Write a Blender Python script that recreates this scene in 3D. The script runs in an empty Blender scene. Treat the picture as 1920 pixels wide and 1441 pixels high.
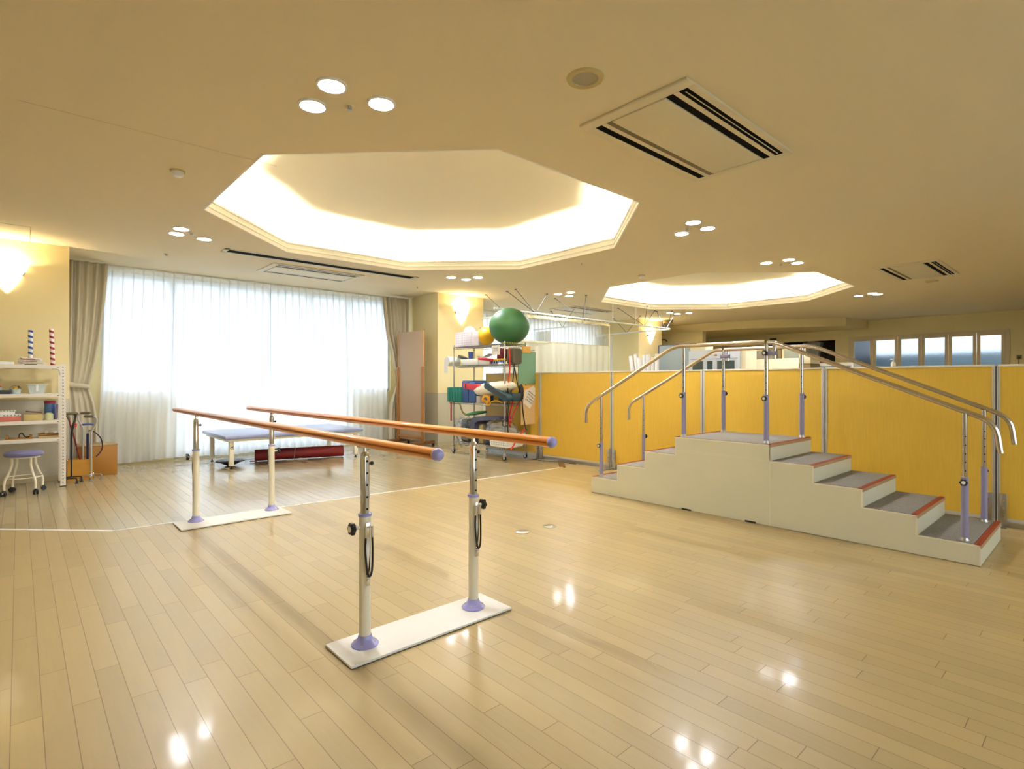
import bpy, bmesh, math, random
from mathutils import Vector, Matrix
random.seed(7)
COL = bpy.context.scene.collection
PI = math.pi
# ------------------------------------------------------------------ survey of the room
F_PX, HY, CAM_H = 1025.0, 715.0, 1.3
YAW = math.atan(925.0 / F_PX)
S_, C_ = math.sin(YAW), math.cos(YAW)
HC = 3.1                                    # ceiling height
def _ray(x, y):
    u = (x - 960.0) / F_PX
    return Vector((S_ + C_ * u, C_ - S_ * u, -(y - HY) / F_PX))
def zp(x, y, Z=0.0):
    r = _ray(x, y); t = (Z - CAM_H) / r.z
    return Vector((t * r.x, t * r.y, Z))
def Xp(x, y, X0):
    r = _ray(x, y); t = X0 / r.x
    return Vector((X0, t * r.y, CAM_H + t * r.z))
def Yp(x, y, Y0):
    r = _ray(x, y); t = Y0 / r.y
    return Vector((t * r.x, Y0, CAM_H + t * r.z))

# ------------------------------------------------------------------ materials
def lin(c):
    c = c / 255.0
    return c / 12.92 if c <= 0.04045 else ((c + 0.055) / 1.055) ** 2.4
def rgb(r, g, b): return (lin(r), lin(g), lin(b), 1.0)
MATS = {}
def mat(name, col, rough=0.5, metal=0.0, var=0.06, scale=30.0, bump=0.0, coat=0.0, spec=0.5, stretch=None, bscale=None):
    m = bpy.data.materials.new(name); m.use_nodes = True
    nt = m.node_tree; N = nt.nodes; L = nt.links
    b = N['Principled BSDF']
    b.inputs['Roughness'].default_value = rough
    b.inputs['Metallic'].default_value = metal
    b.inputs['Specular IOR Level'].default_value = spec
    b.inputs['Coat Weight'].default_value = coat
    b.inputs['Coat Roughness'].default_value = 0.08
    tc = N.new('ShaderNodeTexCoord')
    src = tc.outputs['Object']
    if stretch:
        mp = N.new('ShaderNodeMapping'); mp.inputs['Scale'].default_value = stretch
        L.new(src, mp.inputs['Vector']); src = mp.outputs['Vector']
    nz = N.new('ShaderNodeTexNoise'); nz.inputs['Scale'].default_value = scale; nz.inputs['Detail'].default_value = 3
    L.new(src, nz.inputs['Vector'])
    mx = N.new('ShaderNodeMix'); mx.data_type = 'RGBA'
    mx.inputs[6].default_value = tuple(min(1, c * (1 + var)) for c in col[:3]) + (1,)
    mx.inputs[7].default_value = tuple(c * (1 - var) for c in col[:3]) + (1,)
    L.new(nz.outputs['Fac'], mx.inputs[0]); L.new(mx.outputs[2], b.inputs['Base Color'])
    if bump:
        bp = N.new('ShaderNodeBump'); bp.inputs['Strength'].default_value = bump; bp.inputs['Distance'].default_value = 0.002
        n2 = N.new('ShaderNodeTexNoise'); n2.inputs['Scale'].default_value = bscale or scale * 4
        L.new(src, n2.inputs['Vector']); L.new(n2.outputs['Fac'], bp.inputs['Height']); L.new(bp.outputs['Normal'], b.inputs['Normal'])
    MATS[name] = m
    return m
def emis(name, col, strength):
    m = bpy.data.materials.new(name); m.use_nodes = True
    nt = m.node_tree; nt.nodes.clear()
    e = nt.nodes.new('ShaderNodeEmission'); e.inputs[0].default_value = col; e.inputs[1].default_value = strength
    o = nt.nodes.new('ShaderNodeOutputMaterial'); nt.links.new(e.outputs[0], o.inputs[0])
    return m
def sheer(name, col, transp, transl, rough=0.8):
    """thin cloth: part see-through, part light-scattering"""
    m = bpy.data.materials.new(name); m.use_nodes = True
    nt = m.node_tree; N = nt.nodes; L = nt.links; N.clear()
    d = N.new('ShaderNodeBsdfDiffuse'); d.inputs[0].default_value = col
    t = N.new('ShaderNodeBsdfTranslucent'); t.inputs[0].default_value = col
    p = N.new('ShaderNodeBsdfTransparent')
    a = N.new('ShaderNodeMixShader'); a.inputs[0].default_value = transl
    L.new(d.outputs[0], a.inputs[1]); L.new(t.outputs[0], a.inputs[2])
    c = N.new('ShaderNodeMixShader')
    tc = N.new('ShaderNodeTexCoord'); nz = N.new('ShaderNodeTexNoise'); nz.inputs['Scale'].default_value = 900
    L.new(tc.outputs['Object'], nz.inputs['Vector'])
    mr = N.new('ShaderNodeMapRange'); mr.inputs[3].default_value = transp - 0.05; mr.inputs[4].default_value = transp + 0.05
    L.new(nz.outputs['Fac'], mr.inputs[0]); L.new(mr.outputs[0], c.inputs[0])
    L.new(a.outputs[0], c.inputs[1]); L.new(p.outputs[0], c.inputs[2])
    o = N.new('ShaderNodeOutputMaterial'); L.new(c.outputs[0], o.inputs[0])
    return m
def thin_glass(name, tint=(0.95, 0.98, 1, 1), fac=0.9, rough=0.02):
    m = bpy.data.materials.new(name); m.use_nodes = True
    nt = m.node_tree; N = nt.nodes; L = nt.links; N.clear()
    g = N.new('ShaderNodeBsdfGlossy'); g.inputs['Roughness'].default_value = rough
    p = N.new('ShaderNodeBsdfTransparent'); p.inputs[0].default_value = tint
    c = N.new('ShaderNodeMixShader'); c.inputs[0].default_value = fac
    L.new(g.outputs[0], c.inputs[1]); L.new(p.outputs[0], c.inputs[2])
    o = N.new('ShaderNodeOutputMaterial'); L.new(c.outputs[0], o.inputs[0])
    return m
def frosted(name):
    m = bpy.data.materials.new(name); m.use_nodes = True
    nt = m.node_tree; N = nt.nodes; L = nt.links
    b = N['Principled BSDF']
    b.inputs['Base Color'].default_value = (0.30, 0.34, 0.38, 1)
    b.inputs['Transmission Weight'].default_value = 1.0
    b.inputs['Roughness'].default_value = 0.35; b.inputs['IOR'].default_value = 1.1
    tc = N.new('ShaderNodeTexCoord'); vz = N.new('ShaderNodeTexVoronoi'); vz.inputs['Scale'].default_value = 40
    L.new(tc.outputs['Object'], vz.inputs['Vector'])
    bp = N.new('ShaderNodeBump'); bp.inputs['Strength'].default_value = 0.5; bp.inputs['Distance'].default_value = 0.01
    L.new(vz.outputs[0], bp.inputs['Height']); L.new(bp.outputs[0], b.inputs['Normal'])
    return m
def plank_floor(name, base, rough, coat, w=0.0917, x0=-0.0229):
    m = bpy.data.materials.new(name); m.use_nodes = True
    nt = m.node_tree; N = nt.nodes; L = nt.links; b = N['Principled BSDF']
    tc = N.new('ShaderNodeTexCoord'); sp = N.new('ShaderNodeSeparateXYZ'); L.new(tc.outputs['Object'], sp.inputs[0])
    def M(op, a, bb=None, c=None):
        n = N.new('ShaderNodeMath'); n.operation = op
        for i, v in enumerate((a, bb, c)):
            if v is None: continue
            if isinstance(v, (int, float)): n.inputs[i].default_value = v
            else: L.new(v, n.inputs[i])
        return n.outputs[0]
    xs = M('DIVIDE', M('SUBTRACT', sp.outputs['X'], x0), w)
    row = M('FLOOR', xs); fx = M('FRACT', xs)
    wn = N.new('ShaderNodeTexWhiteNoise'); wn.noise_dimensions = '1D'; L.new(row, wn.inputs['W'])
    ys = M('DIVIDE', M('ADD', sp.outputs['Y'], M('MULTIPLY', wn.outputs['Value'], 3.0)), 0.91)
    colr = M('FLOOR', ys); fy = M('FRACT', ys)
    cv = N.new('ShaderNodeCombineXYZ'); L.new(row, cv.inputs[0]); L.new(colr, cv.inputs[1])
    w2 = N.new('ShaderNodeTexWhiteNoise'); w2.noise_dimensions = '2D'; L.new(cv.outputs[0], w2.inputs['Vector'])
    # grain
    mp = N.new('ShaderNodeMapping'); mp.inputs['Scale'].default_value = (60, 4, 1); L.new(tc.outputs['Object'], mp.inputs[0])
    off = N.new('ShaderNodeVectorMath'); off.operation = 'ADD'; L.new(mp.outputs[0], off.inputs[0]); L.new(w2.outputs['Color'], off.inputs[1])
    g = N.new('ShaderNodeTexNoise'); g.inputs['Scale'].default_value = 1.0; g.inputs['Detail'].default_value = 5; g.inputs['Distortion'].default_value = 0.6
    L.new(off.outputs[0], g.inputs['Vector'])
    fine = M('ADD', M('MULTIPLY', w2.outputs['Value'], 0.6), M('MULTIPLY', g.outputs['Fac'], 0.5))
    ramp = N.new('ShaderNodeValToRGB'); ramp.color_ramp.elements[0].position = 0.1; ramp.color_ramp.elements[1].position = 1.0
    ramp.color_ramp.elements[0].color = tuple(c * 0.87 for c in base[:3]) + (1,)
    ramp.color_ramp.elements[1].color = tuple(min(1, c * 1.09) for c in base[:3]) + (1,)
    L.new(fine, ramp.inputs[0])
    # joints
    ex = M('MINIMUM', fx, M('SUBTRACT', 1.0, fx)); ey = M('MINIMUM', fy, M('SUBTRACT', 1.0, fy))
    gx = M('LESS_THAN', ex, 0.015); gy = M('LESS_THAN', ey, 0.0016)
    gap = M('MAXIMUM', M('MULTIPLY', gx, 0.72), M('MULTIPLY', gy, 0.8))
    mx = N.new('ShaderNodeMix'); mx.data_type = 'RGBA'
    L.new(gap, mx.inputs[0]); L.new(ramp.outputs[0], mx.inputs[6]); mx.inputs[7].default_value = rgb(110, 82, 48)
    L.new(mx.outputs[2], b.inputs['Base Color'])
    # scuffed lacquer
    n3 = N.new('ShaderNodeTexNoise'); n3.inputs['Scale'].default_value = 3.0; n3.inputs['Detail'].default_value = 6
    L.new(tc.outputs['Object'], n3.inputs['Vector'])
    mr = N.new('ShaderNodeMapRange'); mr.inputs[1].default_value = 0.3; mr.inputs[2].default_value = 0.7
    mr.inputs[3].default_value = rough * 0.93; mr.inputs[4].default_value = rough * 1.08
    L.new(n3.outputs['Fac'], mr.inputs[0]); L.new(mr.outputs[0], b.inputs['Roughness'])
    b.inputs['Specular IOR Level'].default_value = 0.55
    b.inputs['Coat Weight'].default_value = coat; b.inputs['Coat Roughness'].default_value = 0.09
    bp = N.new('ShaderNodeBump'); bp.inputs['Strength'].default_value = 0.05; bp.inputs['Distance'].default_value = 0.001
    hh = M('ADD', M('MULTIPLY', M('SUBTRACT', 1.0, gap), 1.0), M('MULTIPLY', w2.outputs['Value'], 0.25))
    n4 = N.new('ShaderNodeTexNoise'); n4.inputs['Scale'].default_value = 9.0; L.new(tc.outputs['Object'], n4.inputs['Vector'])
    L.new(M('ADD', hh, M('MULTIPLY', n4.outputs['Fac'], 1.5)), bp.inputs['Height']); L.new(bp.outputs[0], b.inputs['Normal'])
    return m
def striped(name, a, bcol, pitch, tilt, duty=0.42):
    m = bpy.data.materials.new(name); m.use_nodes = True
    nt = m.node_tree; N = nt.nodes; L = nt.links; b = N['Principled BSDF']
    tc = N.new('ShaderNodeTexCoord'); sp = N.new('ShaderNodeSeparateXYZ'); L.new(tc.outputs['Object'], sp.inputs[0])
    ma = N.new('ShaderNodeMath'); ma.operation = 'MULTIPLY_ADD'; L.new(sp.outputs['X'], ma.inputs[0]); ma.inputs[1].default_value = tilt; L.new(sp.outputs['Z'], ma.inputs[2])
    dv = N.new('ShaderNodeMath'); dv.operation = 'DIVIDE'; L.new(ma.outputs[0], dv.inputs[0]); dv.inputs[1].default_value = pitch
    fr = N.new('ShaderNodeMath'); fr.operation = 'FRACT'; L.new(dv.outputs[0], fr.inputs[0])
    lt = N.new('ShaderNodeMath'); lt.operation = 'LESS_THAN'; L.new(fr.outputs[0], lt.inputs[0]); lt.inputs[1].default_value = duty
    mx = N.new('ShaderNodeMix'); mx.data_type = 'RGBA'; L.new(lt.outputs[0], mx.inputs[0]); mx.inputs[6].default_value = bcol; mx.inputs[7].default_value = a
    L.new(mx.outputs[2], b.inputs['Base Color']); b.inputs['Roughness'].default_value = 0.45
    return m

M_WALL = mat('wallpaper_cream', rgb(236, 220, 168), 0.75, var=0.03, scale=300, bump=0.25)
M_WAIN = mat('wall_protection_sheet', rgb(205, 199, 178), 0.5, var=0.03, scale=200, bump=0.15)
M_BASE = mat('baseboard_vinyl', rgb(200, 188, 155), 0.4)
M_CEIL = mat('ceiling_wallpaper', rgb(238, 224, 190), 0.85, var=0.02, scale=250, bump=0.25)
M_COVE = mat('cove_white', rgb(240, 233, 215), 0.7, var=0.02)
M_MOLD = mat('moulding_white', rgb(246, 240, 226), 0.5, var=0.02)
M_FLOOR = plank_floor('maple_planks', rgb(187, 165, 117), 0.38, 0.12)
M_FLOOR2 = plank_floor('maple_planks_polished', rgb(180, 162, 124), 0.22, 0.35)
M_STRIP = mat('aluminium_strip', rgb(244, 240, 230), 0.4, 0.0)
M_CREAM = mat('cream_enamel', rgb(246, 238, 214), 0.35, var=0.02, coat=0.2)
M_PLATE = mat('white_painted_plate', rgb(250, 247, 240), 0.45, var=0.02)
M_LAV = mat('lavender_plastic', rgb(168, 166, 228), 0.25, var=0.03, coat=0.4)
M_LAVM = mat('lavender_enamel', rgb(150, 145, 178), 0.4, var=0.02)
M_RACK = mat('rack_chrome', rgb(168, 166, 164), 0.25, 1.0, var=0.02)
M_CHROME = mat('chrome', rgb(225, 222, 216), 0.14, 1.0, var=0.01)
M_STEEL = mat('brushed_steel', rgb(190, 188, 182), 0.3, 1.0, var=0.03)
M_STAIN = mat('stainless_handrail', rgb(205, 196, 184), 0.2, 1.0, var=0.02)
M_BLACK = mat('black_rubber', rgb(24, 23, 24), 0.5, var=0.1)
M_BLACKP = mat('black_plastic', rgb(30, 30, 32), 0.3, var=0.05)
M_HOLE = mat('dark_hole', rgb(18, 16, 14), 0.9)
M_ORANGE = mat('orange_stained_wood', rgb(236, 148, 52), 0.3, var=0.06, scale=6, coat=0.3, stretch=(40, 2, 40))
M_ORANGED = mat('dark_orange_groove', rgb(178, 84, 18), 0.3)
M_YELLOW = mat('yellow_wood_laminate', rgb(228, 186, 72), 0.38, var=0.10, scale=5, stretch=(20, 20, 1.2))
M_PFRAME = mat('partition_aluminium', rgb(200, 196, 188), 0.35, 0.1, var=0.02)
M_PCAP = mat('partition_cap_cream', rgb(236, 226, 200), 0.45)
M_PGREY = mat('partition_grey_brown', rgb(150, 136, 116), 0.6)
M_STAIRB = mat('stair_laminate', rgb(222, 217, 190), 0.45, var=0.025, scale=60)
M_STAIRE = mat('stair_edging', rgb(240, 230, 206), 0.4)
M_CARPET = mat('grey_needle_carpet', rgb(142, 137, 130), 0.95, var=0.55, scale=110, bump=0.6)
M_NOSE = mat('red_nosing', rgb(158, 62, 38), 0.5, var=0.1)
M_WHITEM = mat('shelf_white_enamel', rgb(236, 228, 212), 0.4, var=0.02)
M_BEIGEC = mat('beige_curtain_cloth', rgb(216, 206, 184), 0.9, var=0.06, scale=500, bump=0.4)
M_SHEER = sheer('sheer_curtain_cloth', (0.93, 0.94, 0.95, 1), 0.07, 0.52)
M_SHEERH = sheer('sheer_header_tape', (0.90, 0.87, 0.80, 1), 0.05, 0.5)
M_GLASS = thin_glass('window_glass')
M_FROST = frosted('frosted_glass')
M_ALU = mat('window_aluminium', rgb(196, 198, 200), 0.4, 0.3)
M_WOODF = mat('cream_door_frame', rgb(216, 200, 164), 0.5)
M_HOSP = sheer('hospital_curtain_cloth', (0.90, 0.92, 0.80, 1), 0.02, 0.35)
M_MESH = sheer('hospital_curtain_net', (0.82, 0.82, 0.74, 1), 0.80, 0.5)
M_STRUT = mat('strut_steel', rgb(112, 112, 116), 0.45, 0.6)
M_RAILW = mat('white_ceiling_rail', rgb(236, 240, 244), 0.3, 0.0)
M_ACF = mat('aircon_cream', rgb(228, 216, 182), 0.45, var=0.015)
M_ACD = mat('aircon_dark_slot', rgb(18, 17, 15), 0.9, spec=0.1)
M_ACB = mat('aircon_brown_slot', rgb(120, 104, 70), 0.6)
M_PLASTW = mat('white_plastic', rgb(240, 238, 230), 0.4, var=0.02)
M_SPK = mat('speaker_beige', rgb(205, 186, 130), 0.5)
M_SPKG = mat('speaker_grille', rgb(176, 168, 146), 0.6, var=0.2, scale=400)
M_BLUEV = mat('blue_grey_vinyl', rgb(150, 158, 196), 0.3, var=0.04, coat=0.2)
M_STOOLV = mat('stool_vinyl', rgb(112, 112, 158), 0.3, var=0.04, coat=0.3)
M_RED = mat('deep_red_mat', rgb(124, 22, 26), 0.6, var=0.08, bump=0.3, scale=60)
M_CORD = mat('white_cord', rgb(225, 212, 185), 0.8)
M_WOODB = mat('brown_wood', rgb(160, 106, 44), 0.4, var=0.16, scale=8, stretch=(3, 3, 30))
M_WOODBX = mat('orange_brown_plywood', rgb(160, 110, 38), 0.45, var=0.12, scale=8, stretch=(2, 2, 20))
M_CORK = mat('mauve_board', rgb(184, 158, 128), 0.55, var=0.08, scale=80)
M_TEAL = mat('teal_foam', rgb(22, 112, 100), 0.8, var=0.08)
M_BLUEF = mat('blue_foam', rgb(52, 84, 140), 0.85, var=0.1)
M_REDF = mat('red_cushion', rgb(196, 34, 40), 0.5, var=0.06)
M_WHITEF = mat('white_pillow_cloth', rgb(236, 228, 208), 0.85, var=0.05)
M_DTEAL = mat('dark_teal_foam', rgb(34, 62, 74), 0.7, var=0.08)
M_DGREY = mat('charcoal_foam', rgb(44, 50, 54), 0.8)
M_SLATE = mat('slate_vinyl', rgb(66, 68, 96), 0.6, var=0.08)
M_GREENB = mat('green_ball_vinyl', rgb(44, 98, 58), 0.5, var=0.06, scale=12, bump=0.1)
M_YELB = mat('yellow_ball_vinyl', rgb(240, 186, 40), 0.35, var=0.04)
M_PINKB = mat('pink_ball_vinyl', rgb(232, 180, 204), 0.4)
M_BASKET = mat('white_net_plastic', rgb(240, 232, 236), 0.45)
M_BNET = sheer('fine_basket_mesh', (.95, .92, .94, 1), .45, .3)
M_GREENPAD = mat('pale_green_pad', rgb(118, 160, 132), 0.6, var=0.05)
M_LWOOD = mat('pale_wood', rgb(226, 194, 140), 0.5, var=0.08, scale=6, stretch=(20, 20, 2))
M_YWOOD = mat('yellow_pine', rgb(230, 178, 86), 0.45)
M_PAPER = mat('paper_white', rgb(242, 236, 222), 0.7)
M_INK = mat('ink_black', rgb(50, 40, 32), 0.8)
M_YTUBE = mat('yellow_rubber_tube', rgb(240, 176, 30), 0.4)
M_REDS = mat('red_webbing', rgb(196, 46, 32), 0.7)
M_DRED = mat('dark_red_webbing', rgb(150, 16, 24), 0.7)
M_FILM = thin_glass('clear_plastic_film', (0.9, 0.91, 0.92, 1), 0.80, 0.3)
M_SILVERP = mat('silver_paper', rgb(170, 168, 158), 0.3, 0.6)
M_BLUEP = mat('blue_plastic', rgb(36, 62, 130), 0.35)
M_NAVY = mat('navy_cloth', rgb(22, 30, 82), 0.8)
M_YDOT = mat('yellow_foam', rgb(238, 202, 50), 0.6)
M_GREYP = mat('grey_blue_panel', rgb(128, 142, 150), 0.6, var=0.05)
M_CABC = mat('cream_cabinet_enamel', rgb(232, 222, 186), 0.4, var=0.02)
M_CABW = mat('white_cabinet_enamel', rgb(216, 226, 242), 0.35)
M_DGLASS = mat('dark_cabinet_glass', rgb(74, 92, 98), 0.08, var=0.3, scale=6, spec=0.8)
M_MACHG = mat('machine_grey', rgb(128, 122, 110), 0.5)
M_CLEARB = mat('translucent_box', rgb(206, 216, 210), 0.3, var=0.05)
M_PINKBOX = mat('pink_box', rgb(196, 110, 88), 0.6, var=0.12)
M_TANBOX = mat('tan_woven_box', rgb(198, 178, 118), 0.7, var=0.15, scale=90)
M_YGBOX = mat('pale_yellow_tin', rgb(214, 214, 158), 0.5)
M_TINRED = mat('red_lid', rgb(184, 28, 36), 0.4)
M_TINBLUE = mat('blue_tin_print', rgb(92, 128, 184), 0.4, var=0.5, scale=30)
M_MULTI = mat('printed_paper', rgb(228, 220, 204), 0.7, var=0.25, scale=60)
M_GREYHANDLE = mat('grey_foam_grip', rgb(112, 104, 82), 0.8)
M_SILVERT = mat('silver_anodised', rgb(206, 204, 202), 0.32, 0.7)
M_UMB = mat('red_black_print', rgb(120, 40, 34), 0.5, var=0.6, scale=50)
M_CONC = mat('outdoor_paving', rgb(190, 192, 190), 0.9)
M_LED = emis('downlight_glow', (0.92, 0.95, 0.98, 1), 125.0)
M_COVEL = emis('cove_tube_glow', (1.0, 0.95, 0.80, 1), 190.0)
M_SCONCE = emis('sconce_glow', (1.0, 0.86, 0.58, 1), 3.0)

# ------------------------------------------------------------------ mesh building
class MB:
    def __init__(s): s.v = []; s.f = []; s.mi = []; s.cur = 0
    def _add(s, vs, fs):
        o = len(s.v); s.v += [Vector(v) for v in vs]
        for f in fs: s.f.append([i + o for i in f]); s.mi.append(s.cur)
        return s
    def box(s, x0, x1, y0, y1, z0, z1, M=None, cham=0.0):
        if x1 < x0: x0, x1 = x1, x0
        if y1 < y0: y0, y1 = y1, y0
        if z1 < z0: z0, z1 = z1, z0
        c = min(cham, 0.49 * min(x1 - x0, y1 - y0, z1 - z0))
        if c <= 0:
            vs = [(x, y, z) for z in (z0, z1) for y in (y0, y1) for x in (x0, x1)]
            fs = [(0, 2, 3, 1), (4, 5, 7, 6), (0, 1, 5, 4), (2, 6, 7, 3), (0, 4, 6, 2), (1, 3, 7, 5)]
        else:
            bm = bmesh.new(); bmesh.ops.create_cube(bm, size=1)
            for v in bm.verts:
                v.co = Vector(((x0 + x1) / 2 + v.co.x * (x1 - x0), (y0 + y1) / 2 + v.co.y * (y1 - y0), (z0 + z1) / 2 + v.co.z * (z1 - z0)))
            bmesh.ops.bevel(bm, geom=bm.edges[:], offset=c, segments=2, profile=0.5, affect='EDGES', clamp_overlap=True)
            bm.verts.index_update(); vs = [v.co.copy() for v in bm.verts]; fs = [[v.index for v in f.verts] for f in bm.faces]; bm.free()
        if M: vs = [M @ Vector(v) for v in vs]
        return s._add(vs, fs)
    def prism(s, poly, axis, a0, a1, M=None):
        """poly: 2D points; axis 'x': (y,z), 'y': (x,z), 'z': (x,y)"""
        n = len(poly)
        def P(p, a):
            return {'x': (a, p[0], p[1]), 'y': (p[0], a, p[1]), 'z': (p[0], p[1], a)}[axis]
        vs = [P(p, a0) for p in poly] + [P(p, a1) for p in poly]
        fs = [list(range(n)), list(range(2 * n - 1, n - 1, -1))] + [(i, i + n, (i + 1) % n + n, (i + 1) % n) for i in range(n)]
        if M: vs = [M @ Vector(v) for v in vs]
        return s._add(vs, fs)
    def tube(s, pts, r, seg=10, caps=True, closed=False, flat=None):
        pts = [Vector(p) for p in pts]; n = len(pts)
        rs = r if isinstance(r, (list, tuple)) else [r] * n
        vs = []; up = None
        for i, p in enumerate(pts):
            if closed: t = (pts[(i + 1) % n] - pts[i - 1])
            else: t = (pts[min(i + 1, n - 1)] - pts[max(i - 1, 0)])
            t.normalize()
            if up is None: up = Vector((0, 0, 1)) if abs(t.z) < 0.9 else Vector((1, 0, 0))
            a = t.cross(up)
            if a.length < 1e-4: a = t.cross(Vector((0, 1, 0)))
            a.normalize(); b = a.cross(t).normalized(); up = b
            for k in range(seg):
                q = 2 * PI * k / seg
                vs.append(p + a * math.cos(q) * rs[i] + b * math.sin(q) * rs[i] * (flat or 1))
        fs = []
        for i in range(n if closed else n - 1):
            j = (i + 1) % n
            for k in range(seg):
                k2 = (k + 1) % seg
                fs.append((i * seg + k, i * seg + k2, j * seg + k2, j * seg + k))
        if caps and not closed:
            fs.append(list(range(seg))[::-1]); fs.append([(n - 1) * seg + k for k in range(seg)])
        return s._add(vs, fs)
    def cyl(s, p0, p1, r, r2=None, seg=20): return s.tube([p0, p1], [r, r if r2 is None else r2], seg)
    def lathe(s, prof, c, seg=28, M=None, a0=0.0, a1=2 * PI):
        """prof: (radius, z) list about a vertical axis at c"""
        c = Vector(c); full = abs(a1 - a0 - 2 * PI) < 1e-6; m = seg if full else seg + 1
        vs = []
        for (r, z) in prof:
            for k in range(m):
                q = a0 + (a1 - a0) * k / seg
                vs.append(Vector((r * math.cos(q), r * math.sin(q), z)))
        fs = []
        for i in range(len(prof) - 1):
            for k in range(seg):
                k2 = (k + 1) % m
                fs.append((i * m + k, i * m + k2, (i + 1) * m + k2, (i + 1) * m + k))
        if full:
            if prof[0][0] > 1e-6: fs.append(list(range(m))[::-1])
            if prof[-1][0] > 1e-6: fs.append([(len(prof) - 1) * m + k for k in range(m)])
        vs = [(M @ v if M else v) + c for v in vs]
        return s._add(vs, fs)
    def ball(s, c, r, seg=32, sz=1.0, flat_bottom=0.0):
        prof = []
        for i in range(0, 21):
            a = -PI / 2 + PI * i / 20
            z = math.sin(a) * r * sz
            if flat_bottom: z = max(z, -r * sz * (1 - flat_bottom))
            prof.append((max(1e-5, math.cos(a) * r), z))
        return s.lathe(prof, c, seg)
    def grid(s, fn, nu, nv):
        vs = [fn(i / nu, j / nv) for j in range(nv + 1) for i in range(nu + 1)]
        fs = [(j * (nu + 1) + i, j * (nu + 1) + i + 1, (j + 1) * (nu + 1) + i + 1, (j + 1) * (nu + 1) + i) for j in range(nv) for i in range(nu)]
        return s._add(vs, fs)
    def blob(s, c, rx, ry, rz, amp=0.12, seed=0, e=2.4, n=20, M=None, crumple=0.0):
        rnd = random.Random(seed); ph = [rnd.uniform(0, 6.28) for _ in range(8)]
        vs = []; m = n
        for i in range(n + 1):
            a = -PI / 2 + PI * i / n
            for k in range(m * 2):
                q = PI * k / m
                def sg(v, ex): return math.copysign(abs(v) ** ex, v)
                x = sg(math.cos(a), 2 / e) * sg(math.cos(q), 2 / e); y = sg(math.cos(a), 2 / e) * sg(math.sin(q), 2 / e); z = sg(math.sin(a), 2 / e)
                d = 1 + amp * (math.sin(5 * x + 3 * z + ph[0]) * math.sin(6 * y + ph[1]) + 0.6 * math.sin(11 * z + 7 * x + ph[2]) * math.cos(9 * y + ph[3]))
                if crumple: d += crumple * (abs(math.sin(23 * x + 9 * y + ph[4])) + abs(math.sin(19 * z - 13 * y + ph[5])) + abs(math.sin(31 * y + 17 * z + ph[6])) - 1.4)
                v = Vector((x * rx * d, y * ry * d, z * rz * d))
                vs.append((M @ v if M else v) + Vector(c))
        fs = []
        for i in range(n):
            for k in range(2 * m):
                k2 = (k + 1) % (2 * m); fs.append((i * 2 * m + k, i * 2 * m + k2, (i + 1) * 2 * m + k2, (i + 1) * 2 * m + k))
        return s._add(vs, fs)

def root_loc(o):
    while o.parent: o = o.parent
    return Vector(o.location)
def build(name, mb, m, parent=None, loc=None, angle=35, solid=0.0, **props):
    """links the collected shapes as ONE mesh object (coordinates given in the room)"""
    off = root_loc(parent) if parent else (Vector(loc) if loc is not None else Vector((0, 0, 0)))
    me = bpy.data.meshes.new(name)
    me.from_pydata([v - off for v in mb.v], [], mb.f)
    for x in (m if isinstance(m, (list, tuple)) else [m]): me.materials.append(x)
    me.polygons.foreach_set('material_index', mb.mi)
    bm = bmesh.new(); bm.from_mesh(me)
    bmesh.ops.remove_doubles(bm, verts=bm.verts, dist=1e-5)
    if name not in ('ceiling', 'floor'): bmesh.ops.recalc_face_normals(bm, faces=bm.faces)
    bm.to_mesh(me); bm.free()
    me.polygons.foreach_set('use_smooth', [True] * len(me.polygons))
    me.set_sharp_from_angle(angle=math.radians(angle))
    o = bpy.data.objects.new(name, me); COL.objects.link(o)
    if parent: o.parent = parent
    else: o.location = off
    if solid:
        md = o.modifiers.new('thickness', 'SOLIDIFY'); md.thickness = solid; md.offset = 0
    for k, v in props.items(): o[k] = v
    return o
def tag(o, label, cat, group=None):
    o['label'] = label; o['category'] = cat
    if group: o['group'] = group
    return o
def thing(name, label, cat, loc, group=None, rot=0.0):
    o = bpy.data.objects.new(name, None); COL.objects.link(o)
    o.location = loc; o.rotation_euler = (0, 0, rot); o.empty_display_size = 0.05
    return tag(o, label, cat, group)
def struct(name, mb, m, parent=None, **kw):
    o = build(name, mb, m, parent, **kw); o['kind'] = 'structure'; return o
def solo(name, mb, m, label, cat, loc, group=None, **kw):
    return tag(build(name, mb, m, None, loc=loc, **kw), label, cat, group)
def dup(o, loc=None, label=None, rot=None, parent=None):
    c = o.copy(); COL.objects.link(c)
    if parent: c.parent = parent
    for ch in list(o.children): dup(ch, parent=c)
    if loc is not None: c.location = loc
    if rot is not None: c.rotation_euler = (0, 0, rot)
    if label: c['label'] = label
    return c
def rotz(a, c): c = Vector(c); return Matrix.Translation(c) @ Matrix.Rotation(a, 4, 'Z') @ Matrix.Translation(-c)
def rot(a, ax, c): c = Vector(c); return Matrix.Translation(c) @ Matrix.Rotation(a, 4, ax) @ Matrix.Translation(-c)
def bez(pts, n=8):
    """smooth polyline through points (Catmull-Rom)"""
    P = [Vector(p) for p in pts]; out = []
    for i in range(len(P) - 1):
        p0 = P[max(i - 1, 0)]; p1 = P[i]; p2 = P[i + 1]; p3 = P[min(i + 2, len(P) - 1)]
        for k in range(n):
            t = k / n
            out.append(0.5 * ((2 * p1) + (p2 - p0) * t + (2 * p0 - 5 * p1 + 4 * p2 - p3) * t * t + (3 * p1 - p0 - 3 * p2 + p3) * t ** 3))
    out.append(P[-1]); return out
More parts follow.
